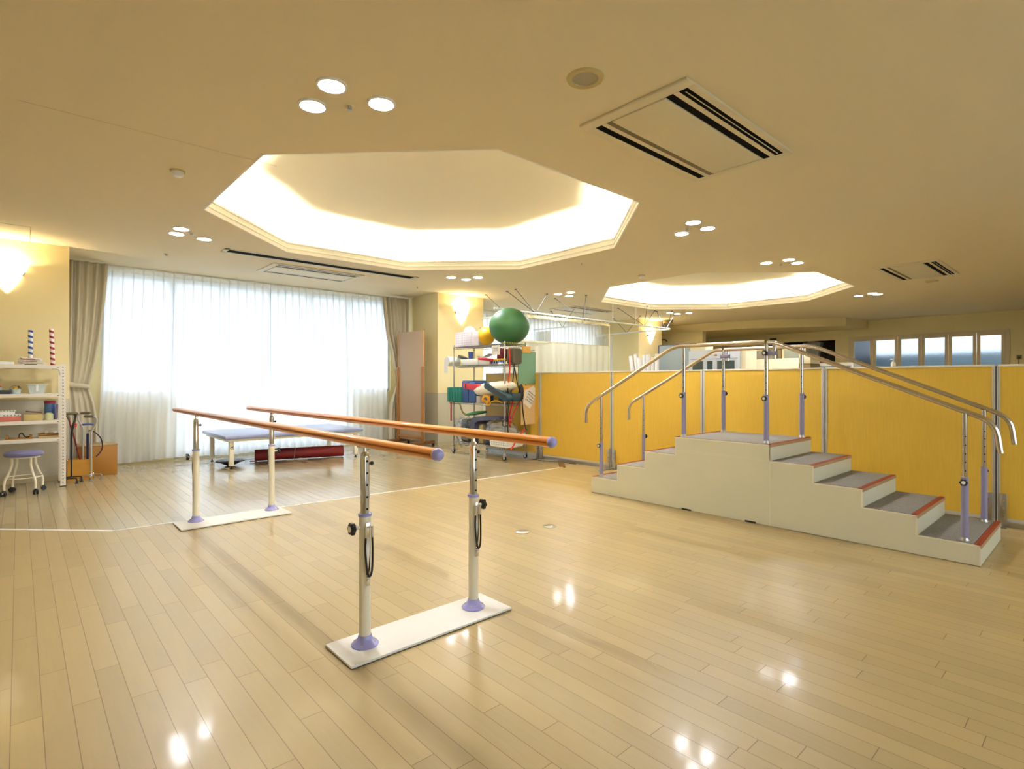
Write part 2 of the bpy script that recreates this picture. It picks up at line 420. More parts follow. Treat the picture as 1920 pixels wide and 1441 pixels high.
def fillet(pts, r, n=6):
    """polyline with rounded corners"""
    P = [Vector(p) for p in pts]; out = [P[0]]
    for i in range(1, len(P) - 1):
        a = (P[i - 1] - P[i]); b = (P[i + 1] - P[i]); rr = min(r, a.length * 0.49, b.length * 0.49)
        s = P[i] + a.normalized() * rr; e = P[i] + b.normalized() * rr
        for k in range(n + 1):
            t = k / n; out.append(s * (1 - t) ** 2 + P[i] * 2 * t * (1 - t) + e * t * t)
    out.append(P[-1]); return out
def text(body, size, name, m, M, parent=None):
    cu = bpy.data.curves.new(name, 'FONT'); cu.body = body; cu.size = size; cu.extrude = 0.0006; cu.align_x = 'LEFT'
    o = bpy.data.objects.new(name, cu); COL.objects.link(o)
    me = bpy.data.meshes.new_from_object(o.evaluated_get(bpy.context.evaluated_depsgraph_get()))
    bpy.data.objects.remove(o)
    off = root_loc(parent) if parent else Vector((0, 0, 0))
    me.transform(Matrix.Translation(-off) @ M); me.materials.clear(); me.materials.append(m)
    o = bpy.data.objects.new(name, me); COL.objects.link(o); o.parent = parent
    return o

# ================================================================== SHELL
XL, XR, YB, YF = -3.4, 18.6, -3.4, 10.6
def octa(x0, x1, y0, y1):
    cx, cy = (x1 - x0) * 0.293, (y1 - y0) * 0.293
    return [(x0 + cx, y0), (x1 - cx, y0), (x1, y0 + cy), (x1, y1 - cy), (x1 - cx, y1), (x0 + cx, y1), (x0, y1 - cy), (x0, y0 + cy)]
OCT = [(1.44, 5.95, 3.22, 7.72), (8.37, 13.06, 3.32, 7.80)]
mb = MB()
strip_pts = [(XL, 9.86), (0.61, 5.85), (6.11, 5.63), (6.55, 6.07)]
mb._add([(XL, YB, 0), (XR, YB, 0), (XR, YF + .6, 0), (6.55, YF + .6, 0)] + [(x, y, 0) for x, y in strip_pts[::-1]], [list(range(8))])
mb.cur = 1
mb._add([(x, y, 0) for x, y in strip_pts] + [(6.55, YF + .6, 0), (XL, YF + .6, 0)], [list(range(6))])
mb.cur = 0
mb._add([(XL, YB, -.1), (XR, YB, -.1), (XR, YF + .6, -.1), (XL, YF + .6, -.1)], [[3, 2, 1, 0]])
struct('floor', mb, [M_FLOOR, M_FLOOR2])
mb = MB()
for a, b, w in ((strip_pts[0], strip_pts[1], .045), (strip_pts[1], strip_pts[2], .028)):
    d = (Vector(b) - Vector(a)).normalized(); n = Vector((-d.y, d.x)) * w / 2
    A, B = Vector(a), Vector(b)
    mb.prism([A - n, B - n, B + n, A + n], 'z', 0.0, 0.004)
struct('trim_1', mb, M_STRIP)
mb = MB(); A, B = Vector((6.11, 5.63)), Vector((6.52, 6.04)); d = (B - A).normalized(); n = Vector((-d.y, d.x)) * .045
mb.prism([A - n, B - n, B + n, A + n], 'z', 0.0, 0.012)
struct('trim_2', mb, mat('bronze_strip', rgb(120, 92, 58), 0.4, 0.5))
mb = MB(); mb.box(1.06, 5.9, 9.70, 9.715, 0, 0.003); struct('trim_3', mb, mat('floor_joint', rgb(150, 142, 126), 0.6))

# ceiling with two octagonal coves
mb = MB()
def cquad(x0, x1, y0, y1, z=HC): mb._add([(x0, y0, z), (x0, y1, z), (x1, y1, z), (x1, y0, z)], [(0, 1, 2, 3)])
ya, yb = 3.0, 8.0
cquad(XL, XR, YB, ya); cquad(XL, XR, yb, YF + .1)
xs = XL
for (x0, x1, y0, y1) in OCT:
    cquad(xs, x0, ya, yb); xs = x1
    cquad(x0, x1, ya, y0); cquad(x0, x1, y1, yb)
    cx, cy = (x1 - x0) * .293, (y1 - y0) * .293
    for tri in (((x0, y0), (x0, y0 + cy), (x0 + cx, y0)), ((x1, y0), (x1 - cx, y0), (x1, y0 + cy)), ((x1, y1), (x1, y1 - cy), (x1 - cx, y1)), ((x0, y1), (x0 + cx, y1), (x0, y1 - cy))):
        mb._add([(x, y, HC) for x, y in tri], [(0, 1, 2)])
cquad(xs, XR, ya, yb)
ceil = struct('ceiling', mb, M_CEIL)
for ci, (x0, x1, y0, y1) in enumerate(OCT):
    O = octa(x0, x1, y0, y1); cen = Vector(((x0 + x1) / 2, (y0 + y1) / 2))
    def ring(d):                       # outline offset outwards by d
        return octa(x0 - d, x1 + d, y0 - d, y1 + d)
    def sweep(m, prof):
        rings = [[(x, y, z) for x, y in ring(d)] for d, z in prof]
        vs = [p for r in rings for p in r]
        m._add(vs, [(i * 8 + k, i * 8 + (k + 1) % 8, (i + 1) * 8 + (k + 1) % 8, (i + 1) * 8 + k) for i in range(len(rings) - 1) for k in range(8)])
    m = MB()
    sweep(m, [(-.004, HC - .004), (-.004, HC + .012), (.0, HC + .014), (.0, HC + .045), (-.008, HC + .05), (-.008, HC + .065), (.006, HC + .075), (.006, HC + .115), (-.006, HC + .12), (-.006, HC + .14), (.03, HC + .14), (.03, HC + .01), (.010, HC - .004), (-.004, HC - .004)])
    struct('trim_%d' % (4 + ci), m, M_MOLD, ceil)
    m = MB()
    sweep(m, [(.03, HC + .01), (.90, HC + .01), (.90, HC + .36), (.86, HC + .44), (.76, HC + .485), (.62, HC + .50), (.0, HC + .50)])
    vs = [(x, y, HC + .50) for x, y in ring(.0)]; m._add(vs, [list(range(8))])
    struct('ceiling_cove', m, M_COVE, ceil)
    R = ring(.075)
    for k in range(8):
        a, b = Vector(R[k]), Vector(R[(k + 1) % 8]); d = (b - a).normalized(); a2 = a + d * .08; b2 = b - d * .08
        m = MB(); n = Vector((-d.y, d.x)) * .014
        m.prism([a2 - n, b2 - n, b2 + n, a2 + n], 'z', HC + .085, HC + .105)
        build('cove_light_tube', m, M_COVEL, ceil)

# walls -----------------------------------------------------------
def wall(name, x0, x1, y0, y1, z0=0.0, z1=HC, split=True, base=True, bname=None):
    m = MB()
    if split and z0 < 1.06 < z1:
        m.box(x0, x1, y0, y1, 1.067, z1); m.cur = 1; m.box(x0, x1, y0, y1, z0, 1.067); m.cur = 0
    else: m.box(x0, x1, y0, y1, z0, z1)
    return struct(name, m, [M_WALL, M_WAIN])
wall('wall_left', XL - .2, XL, YB, YF)
m = MB(); m.box(XL - .2, -.6, YB - .2, YB, 0, HC); m.box(8.0, XR + .2, YB - .2, YB, 0, HC); m.box(-.6, 8.0, YB - .2, YB, 0, .9); m.box(-.6, 8.0, YB - .2, YB, 2.95, HC); struct('wall_behind', m, M_WALL)  # rear wall; its window opening is added to let in frontal fill light
PL = wall('wall_pillar_left', XL, 0.503, 9.39, YF + .2)
PR = wall('wall_pillar_centre', 6.28, 7.46, 9.19, YF + .2)
PF = wall('wall_pillar_far', 13.2, 14.37, 9.2, YF + .2)
wall('wall_far_end', 14.37, XR, YF, YF + .2)
for k in range(3):  # invented windows behind the camera, added as daylight fill from the front
    x0_ = -.6 + k * 2.8667; m = MB(); f = .05
    m.box(x0_, x0_ + 2.8667, YB - .14, YB - .05, .9, .9 + f); m.box(x0_, x0_ + 2.8667, YB - .14, YB - .05, 2.95 - f, 2.95); m.box(x0_, x0_ + f, YB - .14, YB - .05, .9 + f, 2.95 - f); m.box(x0_ + 2.8667 - f, x0_ + 2.8667, YB - .14, YB - .05, .9 + f, 2.95 - f)
    o = struct('window_%d' % (11 + k), m, M_ALU); g = MB(); g.box(x0_ + f * .8, x0_ + 2.8667 - f * .8, YB - .10, YB - .094, .9 + f * .8, 2.95 - f * .8); struct('window_pane', g, M_GLASS, o)
# chair-rail beads and baseboards
m = MB()
m.box(XL, .506, 9.386, 9.39, 1.062, 1.07); m.box(6.276, 7.464, 9.186, 9.19, 1.062, 1.07); m.box(6.276, 6.28, 9.19, YF, 1.062, 1.07)
struct('trim_6', m, M_BASE)
m = MB(); m.box(XL, .508, 9.383, 9.39, 0, .075); m.box(.503, .51, 9.39, YF, 0, .075); struct('baseboard_left', m, M_BASE)
m = MB(); m.box(6.272, 7.468, 9.182, 9.19, 0, .075); m.box(6.272, 6.28, 9.19, YF, 0, .075); struct('baseboard_centre', m, M_BASE)
# window wall 1: sills left and right, full-height doors in the middle, header
WX = (0.503, 1.93, 5.05, 6.28)
m = MB(); m.box(WX[0], .95, YF, YF + .2, 0, HC); m.box(6.0, WX[3], YF, YF + .2, 0, HC)
m.box(.95, WX[1], YF, YF + .2, 0, 1.10); m.box(WX[2], 6.0, YF, YF + .2, 0, 1.10); m.box(.95, 6.0, YF, YF + .2, 3.02, HC)
struct('wall_window_side', m, M_WALL)
def window(name, x0, x1, z0, z1, y, mull, fr=.045):
    m = MB()
    m.box(x0, x1, y, y + .09, z0, z0 + fr); m.box(x0, x1, y, y + .09, z1 - fr, z1)
    for i in range(mull + 1):
        xx = x0 + (x1 - x0) * i / mull
        w = fr if i in (0, mull) else fr * 1.1
        xa = xx if i == 0 else (xx - w if i == mull else xx - w / 2)
        m.box(xa, xa + w, y, y + .09, z0 + fr, z1 - fr)
    o = struct(name, m, M_ALU)
    for i in range(mull):
        xa = x0 + (x1 - x0) * i / mull + fr / 2; xb = x0 + (x1 - x0) * (i + 1) / mull - fr / 2
        g = MB(); g.box(xa, xb, y + .04, y + .046, z0 + fr * .6, z1 - fr * .6); struct('window_pane', g, M_GLASS, o)
    return o
window('window_1', .95, WX[1], 1.10, 3.02, YF + .03, 1)
m = MB(); m.box(WX[1], WX[2], YF, YF + .2, 0, .09); struct('trim_9', m, M_BASE)
window('window_2', WX[1], WX[2], 0.09, 3.02, YF + .03, 4)
window('window_3', WX[2], 6.0, 1.10, 3.02, YF + .03, 1)
# window wall 2 beyond the curtained bay
m = MB(); m.box(7.46, 8.0, YF, YF + .2, 0, HC); m.box(12.9, 13.2, YF, YF + .2, 0, HC); m.box(8.0, 12.9, YF, YF + .2, 0, 1.1); m.box(8.0, 12.9, YF, YF + .2, 2.95, HC)
struct('wall_bay_side', m, M_WALL)
window('window_4', 8.0, 12.9, 1.10, 2.95, YF + .03, 4)
# far wall with kitchen hatch and frosted folding windows
m = MB(); z1 = 2.57; yw0, yw1 = 1.91, 5.36; h0, h1, hz0, hz1 = 5.81, 7.95, 1.2, 2.58
def fw(y0, y1, z0, z1): m.box(XR, XR + .2, y0, y1, z0, z1)
fw(YB, yw0, 0, HC); fw(yw0, yw1, 0, 1.0); fw(yw0, yw1, z1, HC); fw(yw1, h0, 0, HC); fw(h0, h1, 0, hz0); fw(h0, h1, hz1, HC); fw(h1, YF, 0, HC)
struct('wall_far', m, M_WALL)
# dropped bulkhead in front of the far wall
m = MB()
m.prism([(15.7, 8.9), (15.95, 7.2), (17.2, 5.1), (18.62, 4.95), (18.62, 10.6), (15.7, 10.6)], 'z', 2.86, HC - .002)
struct('trim_7', m, M_WALL)
# folding frosted windows
edges = [5.36, 4.80, 4.19, 3.645, 3.055, 2.47, 1.91]
for i in range(6):
    ya, yb = edges[i + 1], edges[i]
    m = MB(); f = .075; X0 = XR - .04
    m.box(X0, X0 + .05, ya + f, yb - f, z1 - f, z1); m.box(X0, X0 + .05, ya + f, yb - f, 1.0, 1.0 + f)
    m.box(X0, X0 + .05, ya + .004, ya + f, 1.0, z1); m.box(X0, X0 + .05, yb - f, yb - .004, 1.0, z1)
    o = struct('window_%d' % (5 + i), m, M_WOODF)
    g = MB(); g.box(X0 + .02, X0 + .026, ya + f * .9, yb - f * .9, 1.0 + f * .9, z1 - f * .9); struct('window_pane', g, M_FROST, o)
m = MB(); m.box(XR - .03, XR, yw0 - .08, yw0, 1, z1 + .06); m.box(XR - .03, XR, yw1, yw1 + .08, 1, z1 + .06); m.box(XR - .03, XR, yw0, yw1, z1, z1 + .06)
struct('trim_8', m, M_WOODF)
# kitchen behind the hatch
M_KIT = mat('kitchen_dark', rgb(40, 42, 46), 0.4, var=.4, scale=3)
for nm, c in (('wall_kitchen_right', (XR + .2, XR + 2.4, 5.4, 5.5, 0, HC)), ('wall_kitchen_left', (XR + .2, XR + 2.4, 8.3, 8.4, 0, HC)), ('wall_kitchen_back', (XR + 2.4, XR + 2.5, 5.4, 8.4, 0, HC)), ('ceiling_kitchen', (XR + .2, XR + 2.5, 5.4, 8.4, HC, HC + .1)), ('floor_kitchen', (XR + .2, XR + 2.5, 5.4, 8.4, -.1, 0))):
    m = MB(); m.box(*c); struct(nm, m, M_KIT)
m = MB(); m.box(XR + .9, XR + 1.5, 5.6, 7.9, 0, 1.62, cham=.01)
solo('kitchen_counter', m, M_STEEL, 'stainless kitchen counter seen through the dark serving hatch', 'counter', (XR + 1.2, 6.7, 0))
t = thing('range_hood', 'white slanted range hood hanging inside the dark serving hatch', 'range hood', (XR + .8, 7.0, 1.8))
m = MB(); m.prism([(XR + .6, 1.9), (XR + .7, 1.9), (XR + 1.3, 2.6), (XR + 1.0, 2.6)], 'y', 6.55, 7.1); build('hood_panel', m, M_PLASTW, t)
m = MB(); m.box(XR + 1.0, XR + 1.25, 6.7, 6.95, 2.55, 3.0); build('duct', m, M_STEEL, t)
# paving outside
m = MB(); m.box(-30, 60, YF + .3, YF + 40, -.25, -.15); m.box(-30, XR, -40, YB - .3, -.25, -.15); m.box(XR + 3, XR + 40, -40, YF + .3, -.25, -.15); struct('ground', m, M_CONC)

m = MB(); m.box(XR + 3.2, XR + 3.4, -8, 12, -.15, 2.2); solo('added_backdrop_wall', m, M_GREYP, 'added blue-grey outdoor wall that darkens the lower frosted windows', 'wall', (XR + 3.3, 2, -.15))  # unseen wall added outside so the frosted panes darken towards the bottom
# ================================================================== CURTAINS
def pleated(mb, x0f, x1f, y, z0f, z1, n, amp, nv=16, seed=0, fine=10, hem=0.0, pinch=False):
    """x0f/x1f: functions of t (0 top..1 bottom); n folds"""
    rnd = random.Random(seed); ph = [rnd.uniform(-.5, .5) for _ in range(n + 2)]; am = [rnd.uniform(.6, 1.3) for _ in range(n + 2)]
    wb = [rnd.uniform(-1, 1) for _ in range(6)]
    def fn(u, v):
        t = 1 - v; x0, x1 = x0f(t), x1f(t)
        k = u * n; i = int(min(k, n - 1e-6)); 
        w = math.sin(2 * PI * k + ph[i] * t * 1.2) * am[i] * (1 - (k - i)) + math.sin(2 * PI * k + ph[i + 1] * t * 1.2) * am[i + 1] * (k - i)
        x = x0 + (x1 - x0) * u
        a = amp(t) if callable(amp) else amp
        if pinch:
            fr_ = k - i; d_ = abs(fr_ - .5) * 2                     # gathered fin at each hook, relaxing downwards
            wd = .16 + .5 * t; fin = max(0, 1 - d_ / wd) ** (1.0 + t)
            x += (.5 - fr_) * (x1 - x0) / n * .55 * max(0, 1 - d_ / wd) * (1 - t) ** 2
            w = w * (.25 + .75 * t) - fin * (2.2 * (1 - t) + .5)
        zb = z0f + hem * math.sin(9 * u + wb[0] * 3) * .5
        z = z1 + (zb - z1) * t
        return Vector((x + .006 * math.sin(17 * u + 3 * t), y + a * w + .01 * math.sin(5 * u + 4 * t + wb[1]), z))
    mb.grid(fn, n * fine, nv)
def sheer_curtain(xa, xb, za, zb, y, n, label, group='white sheer curtains', lb=0.0, rb=0.0, nm='sheer_curtain'):
    t = thing(nm, label, 'curtain', ((xa + xb) / 2, y, za), group)
    m = MB(); pleated(m, lambda q: xa + lb * q, lambda q: xb + rb * q, y, za, zb - .075, n, lambda q: .018 + .016 * q, seed=int(xa * 10), hem=.03, pinch=True, fine=22); build('cloth', m, M_SHEER, t, angle=180)
    m = MB(); pleated(m, lambda q: xa, lambda q: xb, y, zb - .08, zb, n, .016, nv=2, seed=int(xa * 10), pinch=True, fine=22); build('header_tape', m, M_SHEERH, t, angle=180)
    m = MB(); m.box(xa, xb, y - .012, y + .012, zb, zb + .018); build('curtain_rail', m, M_PLASTW, t)
    return t
sheer_curtain(1.0, 3.50, .035, 3.08, 10.43, 18, 'left white sheer curtain panel over the big window, beside the tied beige drape', lb=-.12, rb=.0)
sheer_curtain(3.49, 5.76, .035, 3.08, 10.43, 17, 'right white sheer curtain panel over the big window, behind the treatment table', rb=.1)
sheer_curtain(7.6, 13.1, .05, 3.04, 10.43, 37, 'white sheer curtain on the far window above the cream partition curtain')

def drape(label, x_l, x_r, tie_z, y, n, tie_u, flip):
    """tied-back drape; x_l/x_r functions of z"""
    t = thing('drape_curtain', label, 'curtain', ((x_l(3.05) + x_r(3.05)) / 2, y, .04), 'beige drapes')
    m = MB(); zb, zt = .05, 3.07
    def fn(u, v):
        z = zb + (zt - zb) * v
        a, b = x_l(z), x_r(z); w = b - a
        x = a + w * u
        amp = .045 * min(1, .35 + .65 * abs(z - tie_z) / .6) * (1.0 if z < 2.95 else .7)
        yy = y + amp * math.sin(2 * PI * n * u + 1.1 * math.sin(2.6 * u + .5)) * (.75 + .25 * math.sin(9 * u)) + .006 * math.sin(23 * u + 2 * z)
        return Vector((x, yy, z))
    m.grid(fn, n * 12, 44); build('cloth', m, M_BEIGEC, t, angle=180, solid=.004)
    m = MB(); a, b = x_l(tie_z), x_r(tie_z)
    pts = [(a - .01 + (b - a + .02) * k / 12, y - .055 - .03 * math.sin(PI * k / 12), tie_z + (.05 * (1 - k / 12) if not flip else .05 * k / 12)) for k in range(13)]
    vs = [(p[0], p[1], p[2] + s) for p in pts for s in (-.035, .035)]
    m._add(vs, [(2 * i, 2 * i + 2, 2 * i + 3, 2 * i + 1) for i in range(12)]); build('tieback', m, M_BEIGEC, t, solid=.004)
def interp(tab):
    def f(z):
        for (z0, v0), (z1, v1) in zip(tab, tab[1:]):
            if z <= z1:
                q = (z - z0) / (z1 - z0); 
                return v0 + (v1 - v0) * max(0, q)
        return tab[-1][1]
    return f
drape('beige drape tied back beside the steel shelf at the left of the big window', lambda z: .512,
      interp([(0, .88), (.7, .875), (1.0, .83), (1.15, .785), (1.22, .765), (1.35, .80), (1.6, .855), (2.0, .915), (2.5, .965), (2.85, .99), (3.1, 1.0)]), 1.22, 10.2, 5, 0, False)
drape('beige drape gathered at the right of the big window behind the mauve board', interp([(0, 5.74), (.8, 5.76), (1.32, 5.93), (1.8, 5.82), (2.3, 5.68), (3.1, 5.585)]),
      lambda z: 6.22, 1.32, 10.2, 7, 0, True)

# ================================================================== CEILING FITTINGS
def downlight(p, label, group='recessed downlights', r=.074):
    if not hasattr(downlight, 'src'):
        t = thing('downlight', label, 'downlight', (0, 0, HC), group)
        m = MB(); m.lathe([(.072, -.002), (.078, -.012), (.092, -.010), (.094, 0), (.072, -.001)], (0, 0, HC), 32); build('trim_ring', m, M_PLASTW, t)
        m = MB(); m.lathe([(.0001, -.004), (.072, -.004), (.072, -.001), (.0001, -.001)], (0, 0, HC), 32); build('light_disc', m, M_LED, t)
        downlight.src = t; t.location = (p.x, p.y, HC); return t
    return dup(downlight.src, (p.x, p.y, HC), label)
trios = [
 ('large trio above the parallel bars', [(622, 159, 'rear'), (586, 197, 'left'), (715, 193, 'right')]),
 ('trio left of the near octagon', [(340, 428, 'top'), (331, 437, 'left'), (383, 447, 'right')]),
 ('trio right of the near octagon', [(1300, 416, 'top'), (1278, 437, 'left'), (1327, 427, 'right')]),
 ('trio before the centre pillar', [(846, 519, 'left'), (874, 523, 'middle'), (896, 519, 'right')]),
 ('trio just before the far octagon', [(1437, 492, 'left'), (1479, 486, 'top'), (1495, 492, 'right')]),
 ('trio right of the far octagon', [(1610, 554, 'left'), (1636, 549, 'top'), (1646, 551, 'right')]),
 ('trio over the curtained bay', [(1046, 550.5, 'left'), (1070, 547.5, 'top'), (1067, 554, 'lower')]),
 ('small trio behind the far octagon', [(1256, 585.5, 'left'), (1270, 587.5, 'middle'), (1292, 586, 'right')])]
for where, ls in trios:
    for x, y, w in ls: downlight(zp(x, y, HC), 'round recessed downlight, the %s one of the %s' % (w, where))
# ceiling speaker
def disc_fit(name, label, cat, p, parts, group=None):
    t = thing(name, label, cat, (p.x, p.y, HC), group)
    for nm, prof, m_ in parts:
        m = MB(); m.lathe([(r, z) for r, z in prof], (p.x, p.y, HC), 28); build(nm, m, m_, t)
    return t
disc_fit('ceiling_speaker', 'round beige recessed ceiling speaker beside the near air conditioner', 'speaker', zp(1097, 146, HC),
         [('ring', [(.075, -.001), (.078, -.010), (.105, -.012), (.112, 0), (.075, -.001)], M_SPK), ('grille', [(.0001, -.003), (.076, -.003), (.076, -.001), (.0001, -.001)], M_SPKG)])
disc_fit('ceiling_speaker', 'small flat beige ceiling disc below the far right air conditioner', 'speaker', zp(1747, 526, HC),
         [('ring', [(.0001, -.02), (.09, -.02), (.10, 0), (.0001, -.001)], M_SPK)])
det_parts = [('base', [(.0001, -.012), (.058, -.012), (.058, 0), (.0001, 0)], M_SPK), ('dome', [(.0001, -.052), (.03, -.05), (.044, -.038), (.046, -.012), (.0001, -.012)], M_PLASTW)]
disc_fit('smoke_detector', 'beige smoke detector left of the near octagon', 'smoke detector', zp(333, 320, HC), det_parts, 'smoke detectors')
disc_fit('smoke_detector', 'small beige smoke detector between the two octagons', 'smoke detector', zp(1203, 516, HC), det_parts, 'smoke detectors')
p = zp(815, 452, HC + .50)
disc_fit('smoke_detector', 'white smoke detector inside the lit near octagon', 'smoke detector', Vector((p.x, p.y, 0)), [('base', [(.0001, .448), (.055, .448), (.06, .499), (.0001, .499)], M_PLASTW)], 'smoke detectors')
disc_fit('smoke_detector', 'dark brown detector on the ceiling above the far sconce', 'smoke detector', zp(1252, 600, HC), [('base', [(.0001, -.08), (.14, -.08), (.15, 0), (.0001, 0)], mat('brown_fit', rgb(120, 100, 62), .6))], 'smoke detectors')
spr = [(655, 199, 'inside the large trio of downlights'), (359, 437, 'in the left trio of downlights'), (1288, 428, 'in the trio between the octagons'), (312, 476, 'before the big window, at left'), (783, 538, 'before the right beige drape'), (1091, 493, 'behind the near octagon at its right'), (1464, 494, 'in the trio over the far octagon'), (1624, 553, 'in the trio right of the far octagon')]
for x, y, w in spr:
    disc_fit('sprinkler_head', 'small metal sprinkler head %s' % w, 'sprinkler', zp(x, y, HC), [('collar', [(.012, -.001), (.03, -.006), (.034, 0), (.012, -.001)], M_ACF), ('nozzle', [(.0001, -.028), (.017, -.028), (.010, -.018), (.014, .003), (.0001, .003)], M_STEEL)], 'sprinkler heads')
# cassette air conditioners
def aircon(x0, x1, y0, y1, label, z=HC):
    t = thing('ceiling_air_conditioner', label, 'air conditioner', ((x0 + x1) / 2, (y0 + y1) / 2, z), 'ceiling cassette air conditioners')
    w = y1 - y0
    slots = [(.085, .155, M_ACD), (.20, .25, M_ACB), (.76, .825, M_ACD), (.87, .945, M_ACD)]
    ys = [y1]; m = MB(); zb = z - .018
    cuts = [(y1 - w * a, y1 - w * b) for a, b, _ in slots]
    xi0, xi1 = x0 + .09, x1 - .07
    m.box(x0, xi0, y0, y1, zb, z, cham=.004); m.box(xi1, x1, y0, y1, zb, z, cham=.004)
    top = y1
    for i, (a, b) in enumerate(cuts):
        if i != 2: m.box(xi0, xi1, a, top, zb, z)
        top = b
    m.box(xi0, xi1, y0, top, zb, z)
    build('fascia_frame', m, M_ACF, t)
    m = MB(); m.box(xi0 + .005, xi1 - .03, cuts[2][0] + .004, cuts[1][1] - .004, zb - .006, z - .002, cham=.006); build('intake_panel', m, M_ACF, t)
    for i, (a, b) in enumerate(cuts):
        m = MB(); m.box(xi0, xi1, b, a, zb + .002, z - .002); s = build('outlet_slot', m, slots[i][2], t)
        if i in (0, 3):
            m = MB(); m.box(xi0 + .03, xi1 - .03, (a + b) / 2 - .004, (a + b) / 2 + .004, zb - .001, zb + .001); build('louvre', m, M_ACD if i == 0 else M_STEEL, s)
    return t
aircon(2.925, 4.505, 1.703, 2.535, 'large cream ceiling cassette air conditioner nearest the camera, beside the round speaker')
aircon(10.02, 11.62, 1.76, 2.60, 'distant ceiling cassette air conditioner right of the far octagon')
aircon(2.86, 4.35, 8.54, 9.36, 'ceiling cassette air conditioner just before the sheer curtains')
aircon(9.75, 11.35, 8.62, 9.44, 'ceiling cassette air conditioner above the white rails of the curtained bay')
t = thing('linear_diffuser', 'long narrow black ceiling air slot behind the near octagon', 'air vent', (3.57, 8.17, HC))
m = MB(); x0, x1, y0, y1 = 2.07, 5.12, 8.065, 8.30
m.box(x0, x1, y0, y0 + .03, HC - .008, HC); m.box(x0, x1, y1 - .03, y1, HC - .008, HC); m.box(x0, x0 + .06, y0, y1, HC - .008, HC); m.box(x1 - .06, x1, y0, y1, HC - .008, HC); build('frame', m, M_ACF, t)
m = MB(); m.box(x0 + .06, x1 - .06, y0 + .03, y1 - .03, HC - .004, HC - .001); build('dark_slot', m, M_ACD, t)
# access-panel joint + small marks
m = MB(); a, b = zp(0, 417.5, HC), zp(58, 425, HC); m.box(a.x, b.x, a.y - .004, a.y + .004, HC - .0015, HC); m.box(b.x - .004, b.x + .004, a.y, 9.39, HC - .0015, HC)
build('access_joint', m, mat('ceiling_joint', rgb(150, 128, 84), .8), ceil)
m = MB(); m.box(.0, 1.6, 4.71, 4.714, HC - .001, HC); build('ceiling_joint', m, mat('ceiling_seam', rgb(206, 190, 154), .8), ceil)

# sconces
def sconce(x, y, z0, w, h, label):
    """triangular fan-shaped shade, apex down, open top"""
    t = thing('wall_sconce', label, 'wall lamp', (x, y, z0), 'fan-shaped wall sconces')
    m = MB()
    n = 14; prof = [(0.012, z0), (w * .22, z0 + h * .30), (w * .5, z0 + h)]
    vs = []
    for r, z in prof:
        for k in range(n + 1):
            a = PI + PI * k / n
            vs.append((x + r * math.cos(a), y + r * .62 * math.sin(a) - .004, z))
    m._add(vs, [(i * (n + 1) + k, i * (n + 1) + k + 1, (i + 1) * (n + 1) + k + 1, (i + 1) * (n + 1) + k) for i in range(2) for k in range(n)])
    m._add(vs[:n + 1], [list(range(n + 1))])
    build('glass_shade', m, M_SCONCE, t)
    for s in (-1, 1):
        m = MB(); cx = x + s * w * .40; cz = z0 + h * .66
        m.box(cx - .008, cx + .008, y - .05, y - .005, cz - .028, cz + .028, M=rot(s * .45, 'Y', (cx, y, cz)), cham=.003); build('shade_clip', m, M_STEEL, t)
    m = MB(); m.box(x - .03, x + .03, y - .02, y - .001, z0 + h * .5, z0 + h * .9); build('back_plate', m, M_PLASTW, t)
    l = bpy.data.lights.new('sconce_bulb', 'POINT'); l.energy = 10; l.color = (1.0, .80, .48); l.shadow_soft_size = .03
    lo = bpy.data.objects.new('sconce_bulb', l); COL.objects.link(lo); lo.location = (0, -.07, h * .90); lo.parent = t
SX = Yp(13, 547, 9.39)
sconce(SX.x, 9.39, 2.43, .40, .36, 'glowing fan-shaped wall sconce above the steel shelf at the left edge')
sconce(6.86, 9.19, 2.49, .40, .36, 'glowing fan-shaped wall sconce on the centre pillar behind the pink ball')
sconce(13.77, 9.2, 2.40, .40, .36, 'glowing fan-shaped wall sconce on the far pillar above the white paper rolls')

